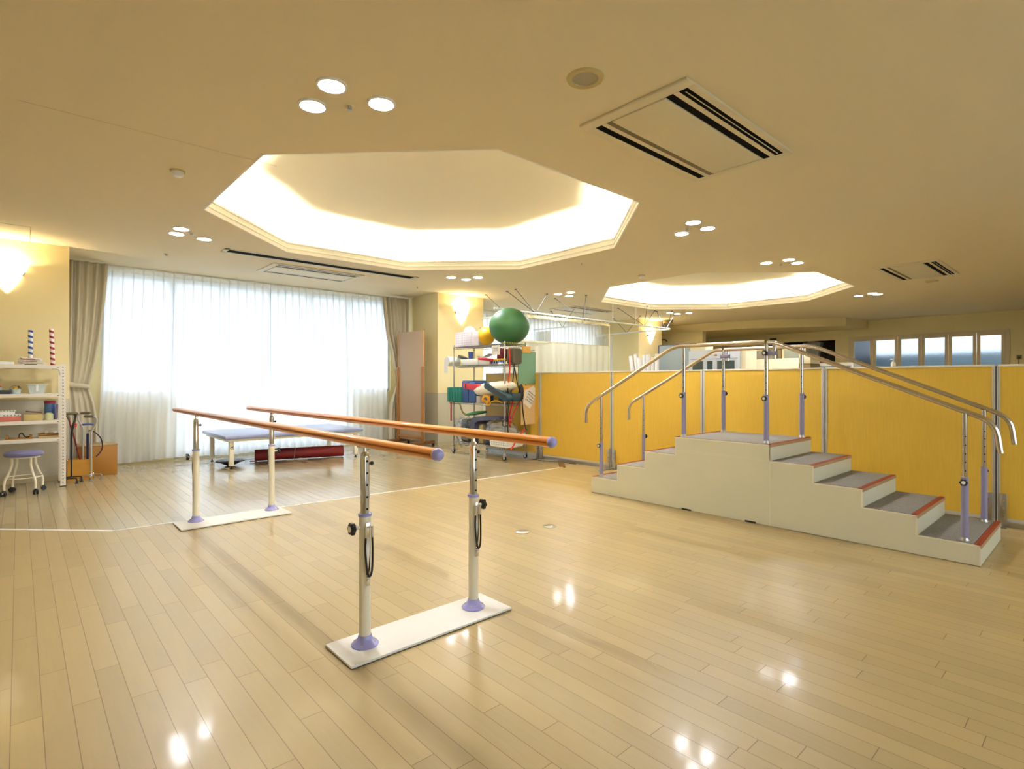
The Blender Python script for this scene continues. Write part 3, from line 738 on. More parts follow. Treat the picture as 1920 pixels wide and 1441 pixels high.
# ================================================================== PARALLEL BARS
PB = thing('parallel_bars', 'walking parallel bars with orange wooden rails on cream posts and white base plates', 'parallel bars', (1.57, 4.08, 0))
def plate(x0, x1, y0, y1):
    m = MB(); m.box(x0, x1, y0, y1, .003, .016, cham=.004); m.cur = 1; m.box(x0 + .004, x1 - .004, y0 + .004, y1 - .004, 0, .004); return build('base_plate', m, [M_PLATE, M_BLACK], PB)
plate(1.112, 2.086, 2.312, 2.60); plate(1.045, 1.995, 5.44, 5.785)
def bar(pn, pf):
    pn, pf = Vector(pn), Vector(pf); d = (pf - pn).normalized()
    m = MB(); R = .0248; pts = [pn, pf, pf + d * .006]
    n = 24; vs = []
    prof = []
    for k in range(n):
        a = 2 * PI * k / n; prof.append((math.cos(a) * R, math.sin(a) * R))
    side = d.cross(Vector((0, 0, 1))).normalized(); up = side.cross(d).normalized()
    rings = [(pn, 1.0), (pf - d * .012, 1.0), (pf - d * .003, .8), (pf, .4)]
    for c, s in rings: vs += [c + side * px * s + up * pz * s for px, pz in prof]
    fs = [(i * n + k, i * n + (k + 1) % n, (i + 1) * n + (k + 1) % n, (i + 1) * n + k) for i in range(3) for k in range(n)]
    fs += [list(range(n))[::-1], [3 * n + k for k in range(n)]]
    m._add(vs, fs); b = build('handrail', m, M_ORANGE, PB)
    m = MB()
    for s in (-1, 1): m.box(-.0012, .0012, 0, (pf - pn).length - .03, -.004, .004, M=Matrix.Translation(pn) @ Matrix.Rotation(math.atan2(-(pf - pn).x, (pf - pn).y), 4, 'Z') @ Matrix.Translation((s * R * .985, .01, 0)))
    build('groove_line', m, M_ORANGED, b)
    m = MB(); c = pn - d * .004; m.ball(c, .0268, 24); build('end_cap', m, M_LAV, PB, label='lavender ball-shaped end cap')
    return b
bar((1.242, 1.825, 1.008), (1.212, 6.60, 1.008)); bar((1.905, 1.83, 1.008), (1.89, 6.46, 1.008))
def knob(m, c, d, r=.026, L=.03, lobes=6):
    """star knob: c centre, d outward direction"""
    d = Vector(d).normalized(); z = Vector((0, 0, 1)); s = d.cross(z).normalized(); n = 36; rings = []
    for off, k in ((0, .72), (.25, 1), (.8, 1), (1.0, .8)):
        rings.append([Vector(c) + d * (off * L) + (s * math.cos(2 * PI * i / n) + z * math.sin(2 * PI * i / n)) * r * k * (1 + .10 * math.cos(lobes * 2 * PI * i / n)) for i in range(n)])
    vs = [v for q in rings for v in q]
    m._add(vs, [(j * n + i, j * n + (i + 1) % n, (j + 1) * n + (i + 1) % n, (j + 1) * n + i) for j in range(3) for i in range(n)] + [list(range(n))[::-1], [3 * n + i for i in range(n)]])
def add_knob(parent, base, d, stem=.03, r=.026, L=.03):
    d = Vector(d).normalized(); base = Vector(base)
    m = MB(); m.cyl(base, base + d * stem, r * .30); st = build('knob_stem', m, M_CREAM, parent)
    m = MB(); knob(m, base + d * stem, d, r, L); k = build('knob', m, M_BLACKP, parent)
    m = MB(); m.cyl(base + d * (stem + L - .001), base + d * (stem + L + .002), r * .52, seg=24); build('knob_cap', m, M_PLATE, k)
def bar_post(x, y, ztop, knob_d, strap_dir, strap=True, zb=1.008, rail_x=None, letters=False):
    rail_x = rail_x or x
    m = MB(); m.lathe([(.028, .016), (.028, ztop)], (x, y, 0), 28); po = build('post', m, M_CREAM, PB, label='cream lower post')
    m = MB(); m.lathe([(.064, .016), (.066, .020), (.060, .027), (.044, .036), (.034, .052), (.031, .064), (.0295, .066), (.028, .05)], (x, y, 0), 32); build('foot_flange', m, M_LAV, PB, label='lavender foot flange')
    for k in range(4):
        a = PI / 4 + k * PI / 2; m = MB(); m.ball((x + .052 * math.cos(a), y + .052 * math.sin(a), .031), .005, 10)
        build('flange_screw', m, M_CHROME, PB)
    m = MB(); m.lathe([(.028, ztop - .004), (.0325, ztop - .002), (.0325, ztop + .010), (.024, ztop + .013)], (x, y, 0), 28); build('collar', m, M_LAV, PB)
    m = MB(); m.lathe([(.0215, ztop), (.0215, zb - .075), (.019, zb - .068)], (x, y, 0), 28)
    inner = build('inner_pole', m, M_CHROME, PB, label='chrome inner pole')
    sy = strap_dir
    m = MB(); m.box(x - .0065, x + .0065, y + sy * .0205, y + sy * .0235, ztop + .006, zb - .075); build('slot_rail', m, M_STEEL, inner)
    for k in range(5):
        zz = ztop + .035 + k * .058
        if zz < zb - .08: m = MB(); m.cyl((x, y + sy * .022, zz), (x, y + sy * .0245, zz), .0055, seg=12); build('adjuster_hole', m, M_HOLE, inner)
    m = MB(); m.lathe([(.0195, zb - .07), (.0195, zb - .058), (.012, zb - .05), (.010, zb - .018)], (x, y, 0), 20); m.box(rail_x - .012, rail_x + .012, y - .03, y + .03, zb - .03, zb - .018, cham=.003); build('rail_bracket', m, M_CHROME, PB)
    m = MB(); m.cyl((x + .0215, y, zb - .11), (x + .032, y, zb - .11), .006); m.ball((x + .036, y, zb - .11), .011, 16); build('clamp_screw', m, M_BLACKP, PB)
    add_knob(PB, (x + knob_d * .028, y, ztop - .055), (knob_d, 0, 0), stem=.026, r=.029, L=.026)
    if strap:
        ys = y + sy * .034
        m = MB(); m.box(x - .011, x + .011, ys - .002, ys + .002, ztop - .335, ztop - .03, cham=.0008); m.cyl((x, y + sy * .026, ztop - .05), (x, ys, ztop - .05), .007); m.cyl((x, y + sy * .026, ztop - .31), (x, ys + sy * .006, ztop - .31), .008)
        hb = build('hook_bar', m, M_CHROME, PB)
        ys2 = ys + sy * .008
        m = MB(); loop = bez([(x - .017, ys2, ztop - .10), (x - .019, ys2, ztop - .17), (x - .012, ys2 + sy * .006, ztop - .26), (x, ys2 + sy * .008, ztop - .285), (x + .013, ys2 + sy * .006, ztop - .255), (x + .019, ys2, ztop - .17), (x + .017, ys2, ztop - .10)], 8)
        m.tube(loop, .0052, 10); build('rubber_loop', m, M_BLACK, PB)
        m = MB()
        for s in (-1, 1): m.cyl((x + s * .017, ys2, ztop - .10), (x + s * .017, ys2, ztop - .045), .0056, seg=12)
        m.cyl((x - .022, ys2, ztop - .05), (x + .022, ys2, ztop - .05), .003, seg=8); m.lathe([(.0001, -.006), (.009, -.003), (.009, .004), (.0001, .006)], (x, ys + sy * .004, ztop - .295), 12); build('loop_fitting', m, M_CHROME, PB)
    return po
bar_post(1.258, 2.468, .646, -1, -1, rail_x=1.24); bar_post(1.925, 2.462, .648, 1, -1, rail_x=1.905)
pc = bar_post(1.212, 5.688, .668, -1, 1, rail_x=1.217); bar_post(1.885, 5.69, .658, 1, 1, rail_x=1.891)
# vertical lettering on the rear left post
nrm = Vector((-.87, -.05, 0)).normalized(); P0 = Vector((1.212, 5.688, .43)) + nrm * .0284
xa = Vector((0, 0, -1)); za = nrm; ya_ = za.cross(xa)
Mx = Matrix.Translation(P0) @ Matrix((( xa.x, ya_.x, za.x, 0), (xa.y, ya_.y, za.y, 0), (xa.z, ya_.z, za.z, 0), (0, 0, 0, 1)))
text('NYROLJINSH', .036, 'lettering', M_INK, Mx, pc)

# ================================================================== TRAINING STAIRS
ST = thing('training_stairs', 'beige rehabilitation training stairs with grey carpet treads and double steel handrails', 'stairs', (5.5, 2.39, 0))
SX0, SX1 = 5.01, 5.985
LY = [4.148, 3.781, 3.414, 3.048, 2.092]; LZ = [.1825, .365, .5475, .73]
RY = [2.092, 1.731, 1.368, 1.010, .644]; RZ = [.73, .584, .438, .292, .146]
def profile_left():
    p = [(LY[0], 0.004)]
    for i in range(4): p += [(LY[i], LZ[i]), (LY[i + 1], LZ[i])]
    p += [(LY[4], .004)]; return p
def profile_right():
    RR = RY[:]; p = [(RR[0] - .001, .004), (RR[0] - .001, RZ[1])]
    for i in range(4):
        p += [(RR[i + 1], RZ[i + 1])]
        if i < 3: p += [(RR[i + 1], RZ[i + 2])]
    p += [(RR[4], .004)]; return p
m = MB(); m.prism(profile_left(), 'x', SX0, SX1); UL = build('stair_unit', m, M_STAIRB, ST, label='left unit with four high risers and the top platform')
m = MB(); m.prism(profile_right(), 'x', SX0, SX1); UR = build('stair_unit', m, M_STAIRB, ST, label='right unit with lower risers')
m = MB(); m.box(SX0 - .003, SX0, 2.10, 3.04, .6, .602); m.box(SX0 - .0015, SX0, 2.10, 3.04, .585, .587); build('side_joint', m, M_STAIRE, UL)
def tread(y0, y1, z, nose_y, unit):
    """y0<y1; nose at nose_y side (+1 = high Y edge, -1 = low Y edge)"""
    g = .018; m = MB()
    a, b = y0 + g * .4, y1 - g * .4
    nw = .035
    if nose_y < 0: a = y0 + nw + .004
    elif nose_y > 0: b = y1 - nw - .004
    else: a, b = y0 + nw + .004, y1 - nw - .004
    m.box(SX0 + g, SX1 - g * .6, a, b, z, z + .005, cham=.001); build('tread_carpet', m, M_CARPET, unit)
    for s, yy in ((-1, y0), (1, y1)):
        if nose_y == s or nose_y == 0:
            ya, yb = (yy, yy + nw) if s < 0 else (yy - nw, yy)
            m = MB(); m.box(SX0 + .001, SX1 - .001, ya, yb, z, z + .006)
            for k in range(3): m.box(SX0 + .001, SX1 - .001, ya + .005 + k * .010, ya + .010 + k * .010, z + .006, z + .0075)
            build('nosing', m, M_NOSE, unit)
            m = MB(); e = yy - .004 if s < 0 else yy; m.box(SX0, SX1, e, e + .004, z - .022, z + .003); build('nosing_edge', m, M_YWOOD if False else mat('nosing_tan', rgb(186, 146, 104), .5), unit)
for i in range(3): tread(LY[i + 1], LY[i], LZ[i], 1, UL)
tread(LY[4], LY[3], LZ[3], 0, UL)
for i in range(4): tread(RY[i + 1], RY[i], RZ[i + 1], -1, UR)
# light edging strips along the side profile
m = MB(); e = .006
for i in range(4):
    m.box(SX0 - .002, SX0 + e, LY[i] - .008, LY[i] + .001, (LZ[i - 1] if i else 0) + .004, LZ[i]); m.box(SX0 - .002, SX0 + e, LY[i + 1], LY[i], LZ[i] - .008, LZ[i] + .002)
build('edge_trim', m, M_STAIRE, UL)
m = MB()
for i in range(5): m.box(SX0 - .002, SX0 + e, RY[i] - .001, RY[i] + .010, (RZ[i + 1] if i < 4 else .004), RZ[i])
for i in range(4): m.box(SX0 - .002, SX0 + e, RY[i + 1], RY[i], RZ[i + 1] - .008, RZ[i + 1] + .002)
m.box(SX0 - .002, SX0 + e, RY[0] - .002, RY[0] + .004, .004, RZ[0])
build('edge_trim', m, M_STAIRE, UR)
for yy in (2.92, 2.27):
    m = MB(); m.box(SX0 - .004, SX0 + .02, yy - .05, yy + .05, .001, .016); build('grip_slot', m, M_BLACK, UL)
NX, FX = 5.085, 5.885; RR_ = .019
def rail(pts, nm='handrail'):
    m = MB(); m.tube(fillet(pts, .10, 8), RR_, 16); return build(nm, m, M_STAIN, ST, label='bent steel handrail')
rail([(NX, 4.30, .80), (NX, 4.30, 1.005), (NX, 3.11, 1.665), (NX, 2.17, 1.663)])
rail([(NX, 2.145, 1.655), (NX, 2.08, 1.653), (NX, .575, 1.012), (NX, .548, .80)])
rail([(FX, 4.255, .80), (FX, 4.255, 1.005), (FX, 3.08, 1.655), (FX, 2.985, 1.655)])
rail([(FX, 2.955, 1.657), (FX, 2.04, 1.655), (FX, .575, 1.012), (FX, .55, .80)])
def zrail(y):
    if y > 3.11: return 1.005 + (4.30 - y) * (1.665 - 1.005) / 1.19
    if y > 2.08: return 1.66
    return 1.653 - (2.08 - y) * (1.653 - 1.012) / 1.505
posts = [(NX, 4.067, .1825, .585), (NX, 2.995, .73, 1.19), (NX, 2.157, .73, 1.18), (NX, .742, .146, .61), (FX, 4.03, .1825, .64), (FX, 2.972, .73, 1.20), (FX, 2.143, .73, 1.18), (FX, .735, .146, .60)]
for (x, y, z0, zl) in posts:
    m = MB(); m.lathe([(.0225, z0 + .005), (.0225, zl)], (x, y, 0), 22); build('lower_sleeve', m, M_LAVM, ST, label='lavender lower sleeve of the post')
    m = MB(); m.lathe([(.031, z0 + .005), (.031, z0 + .010), (.024, z0 + .022), (.0235, z0 + .03)], (x, y, 0), 22); build('post_foot', m, M_STEEL, ST)
    zt = zrail(y) - .012
    m = MB(); m.lathe([(.0175, zl - .01), (.0175, zt)], (x, y, 0), 20); u = build('upper_tube', m, M_STAIN, ST)
    for k in range(5):
        zz = zl + .045 + k * .062
        if zz < zt - .1: m = MB(); m.cyl((x - .0165, y - .006, zz), (x - .0185, y - .006, zz), .0045, seg=10); build('adjuster_hole', m, M_HOLE, u)
    d = -1 if x == NX else 1
    add_knob(ST, (x + d * .022, y, zl - .035), (d, 0, 0), stem=.012, r=.024, L=.022)
# clamps joining the two rail halves
for (x, y0, y1, z) in ((NX, 2.157, 2.095, 1.56), (FX, 2.972, 2.93, 1.585)):
    m = MB(); m.box(x - .022, x + .022, min(y0, y1) - .03, max(y0, y1) + .03, z - .022, z + .018, cham=.004); cl = build('clamp_block', m, M_LAVM, ST)
    m = MB(); m.cyl((x, y1 - .01 if y1 < y0 else y1, z - .055), (x, y1 - .01 if y1 < y0 else y1, 1.64), .015); build('clamp_tube', m, M_STAIN, ST)
add_knob(ST, (NX - .022, 2.157, 1.56), (-1, 0, 0), stem=.008, r=.024, L=.02)

# ================================================================== PARTITION SCREENS
PX, PT = 6.55, 1.45
def partition(y0, y1, label, m_board=M_YELLOW):
    t = thing('partition_screen', label, 'partition', (PX, (y0 + y1) / 2, 0), 'low wood-faced partition screens')
    a, b = y0 + .013, y1 - .013; f = .016
    m = MB(); m.box(PX - .006, PX + .03, a + f, b - f, .075, PT - f); build('panel_board', m, m_board, t)
    m = MB(); m.box(PX - .012, PX + .036, a, a + f, .02, PT, cham=.003); m.box(PX - .012, PX + .036, b - f, b, .02, PT, cham=.003); m.box(PX - .012, PX + .036, a + f, b - f, .05, .08); build('frame', m, M_PFRAME, t)
    m = MB(); m.box(PX - .014, PX + .038, a, b, PT - f, PT + .004, cham=.004); build('top_cap', m, M_PCAP, t)
    m = MB(); m.box(PX - .002, PX + .026, a + .03, b - .03, .001, .05); build('base_rail', m, M_STEEL, t)
    return t
ys = [8.0, 6.544, 5.037, 3.583, 2.151, .735, -.72]
labs = ['grey-brown shaded partition screen behind the wire rack', 'yellow wood-faced partition screen left of the training stairs', 'yellow wood-faced partition screen behind the lower left steps',
        'yellow wood-faced partition screen behind the top platform', 'yellow wood-faced partition screen behind the descending right steps, widest in view', 'yellow wood-faced partition screen at the right edge']
for i in range(6): partition(ys[i + 1], ys[i], labs[i])
pl = ['beside the wire rack, at the leftmost full yellow panel', 'left of the near low handrail end', 'behind the left half of the stair platform', 'behind the upper right steps', 'behind the lowest right step']
for k, y in enumerate(ys[1:6]):
    t = thing('partition_post', 'slim grey aluminium partition joint post %s' % pl[k], 'post', (PX, y, 0), 'partition joint posts')
    m = MB(); m.box(PX - .016, PX + .04, y - .0125, y - .004, .02, PT - .005, cham=.002); m.box(PX - .016, PX + .04, y + .004, y + .0125, .02, PT - .005, cham=.002); m.box(PX - .008, PX + .03, y - .004, y + .004, .02, PT - .01); build('post_profile', m, M_PFRAME, t)
    m = MB(); m.box(PX - .012, PX - .009, y - .004, y + .004, .02, PT - .01); build('dark_gap', m, M_HOLE, t)
    for s in (-1, 1):
        m = MB(); m.box(PX - .024, PX - .019, y + s * .026 - (.0 if s > 0 else .05), y + s * .026 + (.05 if s > 0 else 0), .0, .30, cham=.002); m.box(PX - .10, PX - .019, y + s * .026 - (.0 if s > 0 else .05), y + s * .026 + (.05 if s > 0 else 0), .0, .006)
        br = build('foot_bracket', m, M_STEEL, t)
        for zz in (.10, .17, .24):
            m = MB(); m.cyl((PX - .0245, y + s * .051, zz), (PX - .027, y + s * .051, zz), .008, seg=10); build('bolt', m, M_CHROME, br)
    m = MB(); m.box(PX - .30, PX - .02, y - .022, y + .022, 0.001, .014, cham=.003); m.cyl((PX - .28, y, .001), (PX - .28, y, .012), .03); build('stabiliser_foot', m, M_STEEL, t)

# floor sockets
for x, y, w in ((979, 997, 'left'), (1031, 986.5, 'right')):
    p = zp(x, y); m = MB(); m.lathe([(.062, 0), (.062, .003), (.050, .008), (.0001, .010)], p, 36)
    solo('floor_socket_cover', m, M_STEEL, 'round metal floor cover plate, the %s one of the pair' % w, 'floor cover', p, 'floor cover plates')

# ================================================================== LEFT: STEEL SHELF AND ITS THINGS
SH = thing('steel_shelf', 'white perforated-angle steel shelving against the cream wall at the left edge', 'shelving', (-.40, 9.05, 0))
sx0, sx1, sy0, sy1 = -1.25, .437, 8.755, 9.20
for (x, y, dx, dy) in ((sx1, sy0, -1, 1), (sx1, sy1, -1, -1), (sx0, sy0, 1, 1), (sx0, sy1, 1, -1)):
    m = MB(); m.box(x, x + dx * .056, y, y + dy * .0025, .0, 1.515); m.box(x, x + dx * .0025, y + dy * .0025, y + dy * .04, .0, 1.515); po = build('perforated_post', m, M_WHITEM, SH)
    if x > 0 and dy > 0:
        m = MB()
        for k in range(37):
            z = .05 + k * .0395; m.box(x - .034, x - .024, y - .0012, y + .0002, z, z + .013, cham=.0)
        build('slot_holes', m, M_HOLE, po)
    m = MB(); m.box(x + dx * .0, x + dx * .06, y - .002, y + dy * .045, 0, .012); build('post_shoe', m, M_BLACK, po)
shz = [1.485, 1.135, .81, .59]
for i, z in enumerate(shz):
    m = MB(); m.box(sx0 + .004, sx1 - .058, sy0 + .001, sy1, z, z + .016, cham=.002); m.box(sx0 + .004, sx1 - .058, sy0 - .0012, sy0 + .0008, z - .026, z + .0165); m.box(sx0 + .004, sx1 - .058, sy1 - .003, sy1, z - .026, z - .0005)
    s = build('shelf_board', m, M_WHITEM, SH)
    m = MB(); m.box(sx1 - .085, sx1 - .068, sy0 - .0018, sy0 - .0011, z - .010, z - .004); build('board_slot', m, M_HOLE, s)
m = MB(); m.tube(bez([(sx1 - .13, sy0 + .003, 1.455), (sx1 - .08, sy0 + .003, 1.452), (sx1 - .062, sy0 + .003, 1.42), (sx1 - .060, sy0 + .003, 1.38)], 6), .004, 8); m.box(sx1 - .11, sx1 - .057, sy0 - .001, sy0 + .001, 1.462, 1.499); build('corner_brace', m, M_STEEL, SH)
def bx(name, lab, cat, x0, x1, y0, y1, z0, z1, m_, cham=.004, group=None, extra=None):
    m = MB(); m.box(x0, x1, y0, y1, z0, z1, cham=cham)
    return solo(name, m, m_, lab, cat, ((x0 + x1) / 2, (y0 + y1) / 2, z0), group)
zt = 1.502
# striped sticks on the top shelf
def stick(x, y, lab, m_, tilt, h, z0):
    m = MB(); m.cyl((0, 0, 0), (tilt * h, 0, h), .0235, seg=22)
    o = build('striped_stick', m, m_); o.location = (x, y, z0); tag(o, lab, 'striped stick', 'striped sticks'); return o
P = Yp(57, 664, 9.12); stick(P.x, 9.12, 'blue and white striped stick standing on the steel shelf against the wall', striped('blue_stripe', rgb(24, 74, 150), rgb(236, 232, 236), .069, .35), 0.004, .44, zt)
P = Yp(99, 680, 9.12); stick(P.x, 9.12, 'red and white striped stick standing at the right end of the steel shelf', striped('red_stripe', rgb(150, 22, 30), rgb(240, 226, 220), .069, .35), -.03, .47, zt)
# stack of folded printed papers
cx = Yp(60, 682, 8.92).x
for k in range(7):
    t_ = zt + .001 + k * .0125; w = .25 - k * .008; dx = random.uniform(-.02, .02)
    m = MB(); M_ = rotz(random.uniform(-.25, .25), (cx + dx, 8.92, t_))
    m.box(cx + dx - w / 2, cx + dx + w / 2, 8.86, 9.0, t_, t_ + .011, M=M_, cham=.005)
    o = solo('folded_paper', m, M_MULTI, 'white printed folded paper in the pile on the top shelf, %s of seven' % ['bottom', 'second from bottom', 'third from bottom', 'middle', 'third from top', 'second from top', 'topmost'][k], 'paper', (cx, 8.92, t_), 'folded papers on the top shelf')
    if k in (0, 3, 5):
        mm = MB(); mm.box(cx + dx - .05, cx + dx + .06, 8.8575, 8.862, t_ + .003, t_ + .009, M=M_); build('printed_mark', mm, [mat('green_print', rgb(36, 92, 62), .6), mat('maroon_print', rgb(120, 30, 34), .6)][k % 2], o)
bx('flat_box', 'flat white game box lying at the left of the top shelf', 'box', -.55, -.04, 8.80, 9.02, zt, zt + .035, M_PLASTW)
# second shelf
z = 1.152
P = Yp(69, 730, 8.95)
t = thing('storage_tub', 'translucent white plastic tub with wide rim on the second shelf', 'tub', (P.x, 8.95, z))
m = MB(); 
def tub(m, c, w0, w1, d0, d1, z0, z1, th=.004):
    vs = []
    for (w, d, zz) in ((w0, d0, z0), (w1, d1, z1), (w1 - th, d1 - th, z1), (w0 - th, d0 - th, z0 + th)):
        vs += [(c[0] + sx * w, c[1] + sy * d, zz) for sx, sy in ((-1, -1), (1, -1), (1, 1), (-1, 1))]
    fs = [(3, 2, 1, 0), (12, 13, 14, 15)] + [(j * 4 + i, j * 4 + (i + 1) % 4, (j + 1) * 4 + (i + 1) % 4, (j + 1) * 4 + i) for j in range(3) for i in range(4)]
    m._add(vs, fs)
tub(m, (P.x, 8.95), .065, .09, .06, .085, z, z + .115); build('tub_body', m, M_CLEARB, t)
m = MB(); c = (P.x, 8.95)
for a, b, cc, d in ((-.1, .1, -.095, -.085), (-.1, .1, .085, .095), (-.1, -.09, -.085, .085), (.09, .1, -.085, .085)): m.box(c[0] + a, c[0] + b, c[1] + cc, c[1] + d, z + .112, z + .118, cham=.002)
build('rim', m, M_PLASTW, t)
m = MB(); m.box(P.x - .012, P.x + .014, 8.862, 8.868, z + .03, z + .112, cham=.003); build('handle_tab', m, M_PLASTW, t)
P = Yp(29, 735, 8.92); t = thing('ball_basket', 'small clear basket of yellow balls with arched wire handle on the second shelf', 'basket', (P.x, 8.92, z))
m = MB(); m.lathe([(.045, 0), (.056, .055), (.058, .058), (.054, .055), (.043, .003)], (P.x, 8.92, z), 24); build('bowl', m, M_CLEARB, t)
for k, (dx, dy, dz) in enumerate(((-.022, -.01, .03), (.022, -.012, .03), (0, .022, .03), (.0, -.004, .062))):
    m = MB(); m.ball((P.x + dx, 8.92 + dy, z + dz), .024, 16); build('yellow_ball', m, M_YELB, t)
m = MB(); m.tube([(P.x - .05 * math.cos(a), 8.92, z + .055 + .045 * math.sin(a)) for a in [PI * k / 12 for k in range(13)]], .002, 6); build('wire_handle', m, M_BLACKP, t)
m = MB(); m.ball((P.x + .03, 8.91, z + .082), .011, 12); build('handle_grip', m, M_BLACKP, t)
bx('tray_box', 'black open box at the left of the second shelf', 'box', -.30, -.075, 8.80, 9.0, z, z + .045, M_BLACKP)
P = Yp(3, 720, 8.9); m = MB(); m.lathe([(.03, .047), (.034, .075), (.034, .085)], (P.x - .03, 8.9, z), 20); m.cur = 1; m.lathe([(.037, .085), (.037, .098), (.0001, .1)], (P.x - .03, 8.9, z), 20)
solo('small_jar', m, [M_CLEARB, M_TINRED], 'clear jar with red lid standing in the black box', 'jar', (P.x - .03, 8.9, z))
# third shelf
z = .827
bx('pink_box', 'long pinkish-red flat box on the third shelf', 'box', -.45, Yp(40, 780, 8.80).x, 8.80, 9.0, z, z + .055, M_PINKBOX)
o = bx('game_box', 'flat white patterned box lying on the pink box', 'box', -.42, Yp(39, 780, 8.82).x, 8.82, 9.0, z + .056, z + .082, M_PLASTW)
for k in range(5): m = MB(); m.cyl((-.13 + k * .032, 8.8185, z + .069), (-.13 + k * .032, 8.8205, z + .069), .006, seg=10); build('printed_mark', m, M_INK, o)
t = thing('egg_tray', 'white box of round pegs topmost of the stack on the third shelf', 'box', (-.13, 8.9, z + .083))
m = MB(); m.box(-.40, Yp(28, 760, 8.84).x, 8.84, 8.98, z + .083, z + .113, cham=.003); build('tray', m, M_PLASTW, t)
for k in range(6): m = MB(); m.ball((-.17 + k * .027, 8.865, z + .120), .012, 12); build('peg', m, M_PLASTW, t)
xa, xb = Yp(44, 780, 8.82).x, Yp(80, 780, 8.82).x
bx('woven_box', 'tan woven box at the middle of the third shelf', 'box', xa, xb, 8.82, 8.98, z, z + .075, M_TANBOX)
m = MB(); m.box(xa + .015, xb - .01, 8.86, 8.89, z + .078, z + .09, M=rot(.16, 'Y', ((xa + xb) / 2, 8.87, z + .08)) @ Matrix.Translation((0, 0, .018)), cham=.004)
solo('hair_comb', m, mat('maroon_wood', rgb(104, 34, 30), .5), 'dark maroon wooden stick resting on the tan woven box', 'stick', ((xa + xb) / 2, 8.87, z + .08))
P = Yp(94, 770, 8.97); t = thing('tin_can', 'tall blue printed tin with red lid at the right of the third shelf', 'tin', (P.x, 8.98, z))
m = MB(); m.lathe([(.056, 0), (.056, .20)], (P.x, 8.98, z), 28); build('tin_body', m, M_TINBLUE, t)
m = MB(); m.lathe([(.059, .20), (.060, .225), (.05, .232), (.0001, .232)], (P.x, 8.98, z), 28); build('lid', m, M_TINRED, t)
P = Yp(92, 775, 8.84); m = MB(); m.lathe([(.044, 0), (.045, .06), (.04, .072), (.028, .088), (.0001, .09)], (P.x, 8.85, z), 24)
solo('yellow_jar', m, M_YGBOX, 'pale yellow-green lidded jar before the blue tin', 'jar', (P.x, 8.85, z))
P = Yp(105, 770, 8.9); m = MB(); m.box(P.x - .010, P.x + .012, 8.84, 8.93, z, z + .19, M=rot(.05, 'Y', (P.x, 8.9, z)), cham=.003)
solo('thin_book', m, mat('lilac_print', rgb(172, 150, 186), .5, var=.2), 'thin lilac book standing beside the blue tin', 'book', (P.x, 8.9, z))
# fourth shelf
z = .607
xa, xb = Yp(10, 818, 8.82).x, Yp(61, 818, 8.82).x
t = thing('wooden_reel_board', 'small wooden board with end blocks and rope loop on the lowest shelf', 'wooden tool', ((xa + xb) / 2, 8.86, z))
m = MB(); m.box(xa, xb, 8.82, 8.90, z, z + .014, cham=.003); build('board', m, M_WOODBX, t)
for xx in (xa + .015, xb - .015): m = MB(); m.box(xx - .013, xx + .013, 8.83, 8.89, z + .014, z + .05, cham=.004); build('end_block', m, M_WOODBX, t)
m = MB(); m.tube(bez([(xa + .12, 8.85, z + .016), (xa + .125, 8.85, z + .06), (xa + .15, 8.85, z + .07), (xa + .17, 8.86, z + .03), (xa + .2, 8.86, z + .02), (xb, 8.87, z + .035)], 6), .006, 8); build('rope_loop', m, M_INK, t)
xa, xb = Yp(72, 812, 8.86).x, .372
t = thing('wooden_block_board', 'stack of pale wooden boards with two white clips at the right of the lowest shelf', 'wooden boards', ((xa + xb) / 2, 8.93, z))
for k in range(2): m = MB(); m.box(xa, xb, 8.86, 9.04, z + k * .027, z + k * .027 + .022, cham=.003); build('board', m, [M_LWOOD, M_WOODBX][k % 2], t)
for xx in (xa + .075, xa + .16): m = MB(); m.box(xx - .016, xx + .02, 8.90, 8.97, z + .049, z + .085, M=rot(-.3, 'Y', (xx, 8.93, z + .06)), cham=.005); build('white_clip', m, M_PLASTW, t)
# stool
px = zp(42, 905); cx, cy = px.x - .02, px.y + .15
cx, cy = .045, 8.55
t = thing('rolling_stool', 'low round stool with grey-purple vinyl seat, cream legs and casters before the steel shelf', 'stool', (cx, cy, 0))
m = MB(); m.lathe([(.0001, .43), (.155, .43), (.172, .438), (.18, .455), (.176, .475), (.155, .492), (.10, .5), (.0001, .503)], (cx, cy, 0), 40); build('seat', m, M_STOOLV, t)
m = MB(); m.lathe([(.15, .418), (.15, .43), (.0001, .43)], (cx, cy, 0), 32); build('seat_base', m, M_CREAM, t)
for k in range(4):
    a = math.radians(30 + 90 * k); ca, sa = math.cos(a), math.sin(a)
    m = MB(); m.tube(bez([(cx + ca * .12, cy + sa * .12, .42), (cx + ca * .12, cy + sa * .12, .34), (cx + ca * .15, cy + sa * .15, .25), (cx + ca * .19, cy + sa * .19, .16), (cx + ca * .195, cy + sa * .195, .06)], 6), .0125, 12); l = build('leg', m, M_CREAM, t)
    m = MB(); wx, wy = cx + ca * .205, cy + sa * .205
    b = a + 1.1 + k; dx, dy = math.cos(b), math.sin(b)
    for s in (-1, 1): m.cyl((wx + dx * s * .006, wy + dy * s * .006, .027), (wx + dx * s * .024, wy + dy * s * .024, .027), .027, seg=20)
    m.box(wx - .014, wx + .014, wy - .014, wy + .014, .03, .066, cham=.005); build('caster', m, M_BLACKP, t)
m = MB(); m.tube([(cx + .165 * math.cos(a), cy + .165 * math.sin(a), .19) for a in [2 * PI * k / 32 for k in range(32)]], .006, 8, closed=True); build('foot_ring', m, M_CREAM, t)

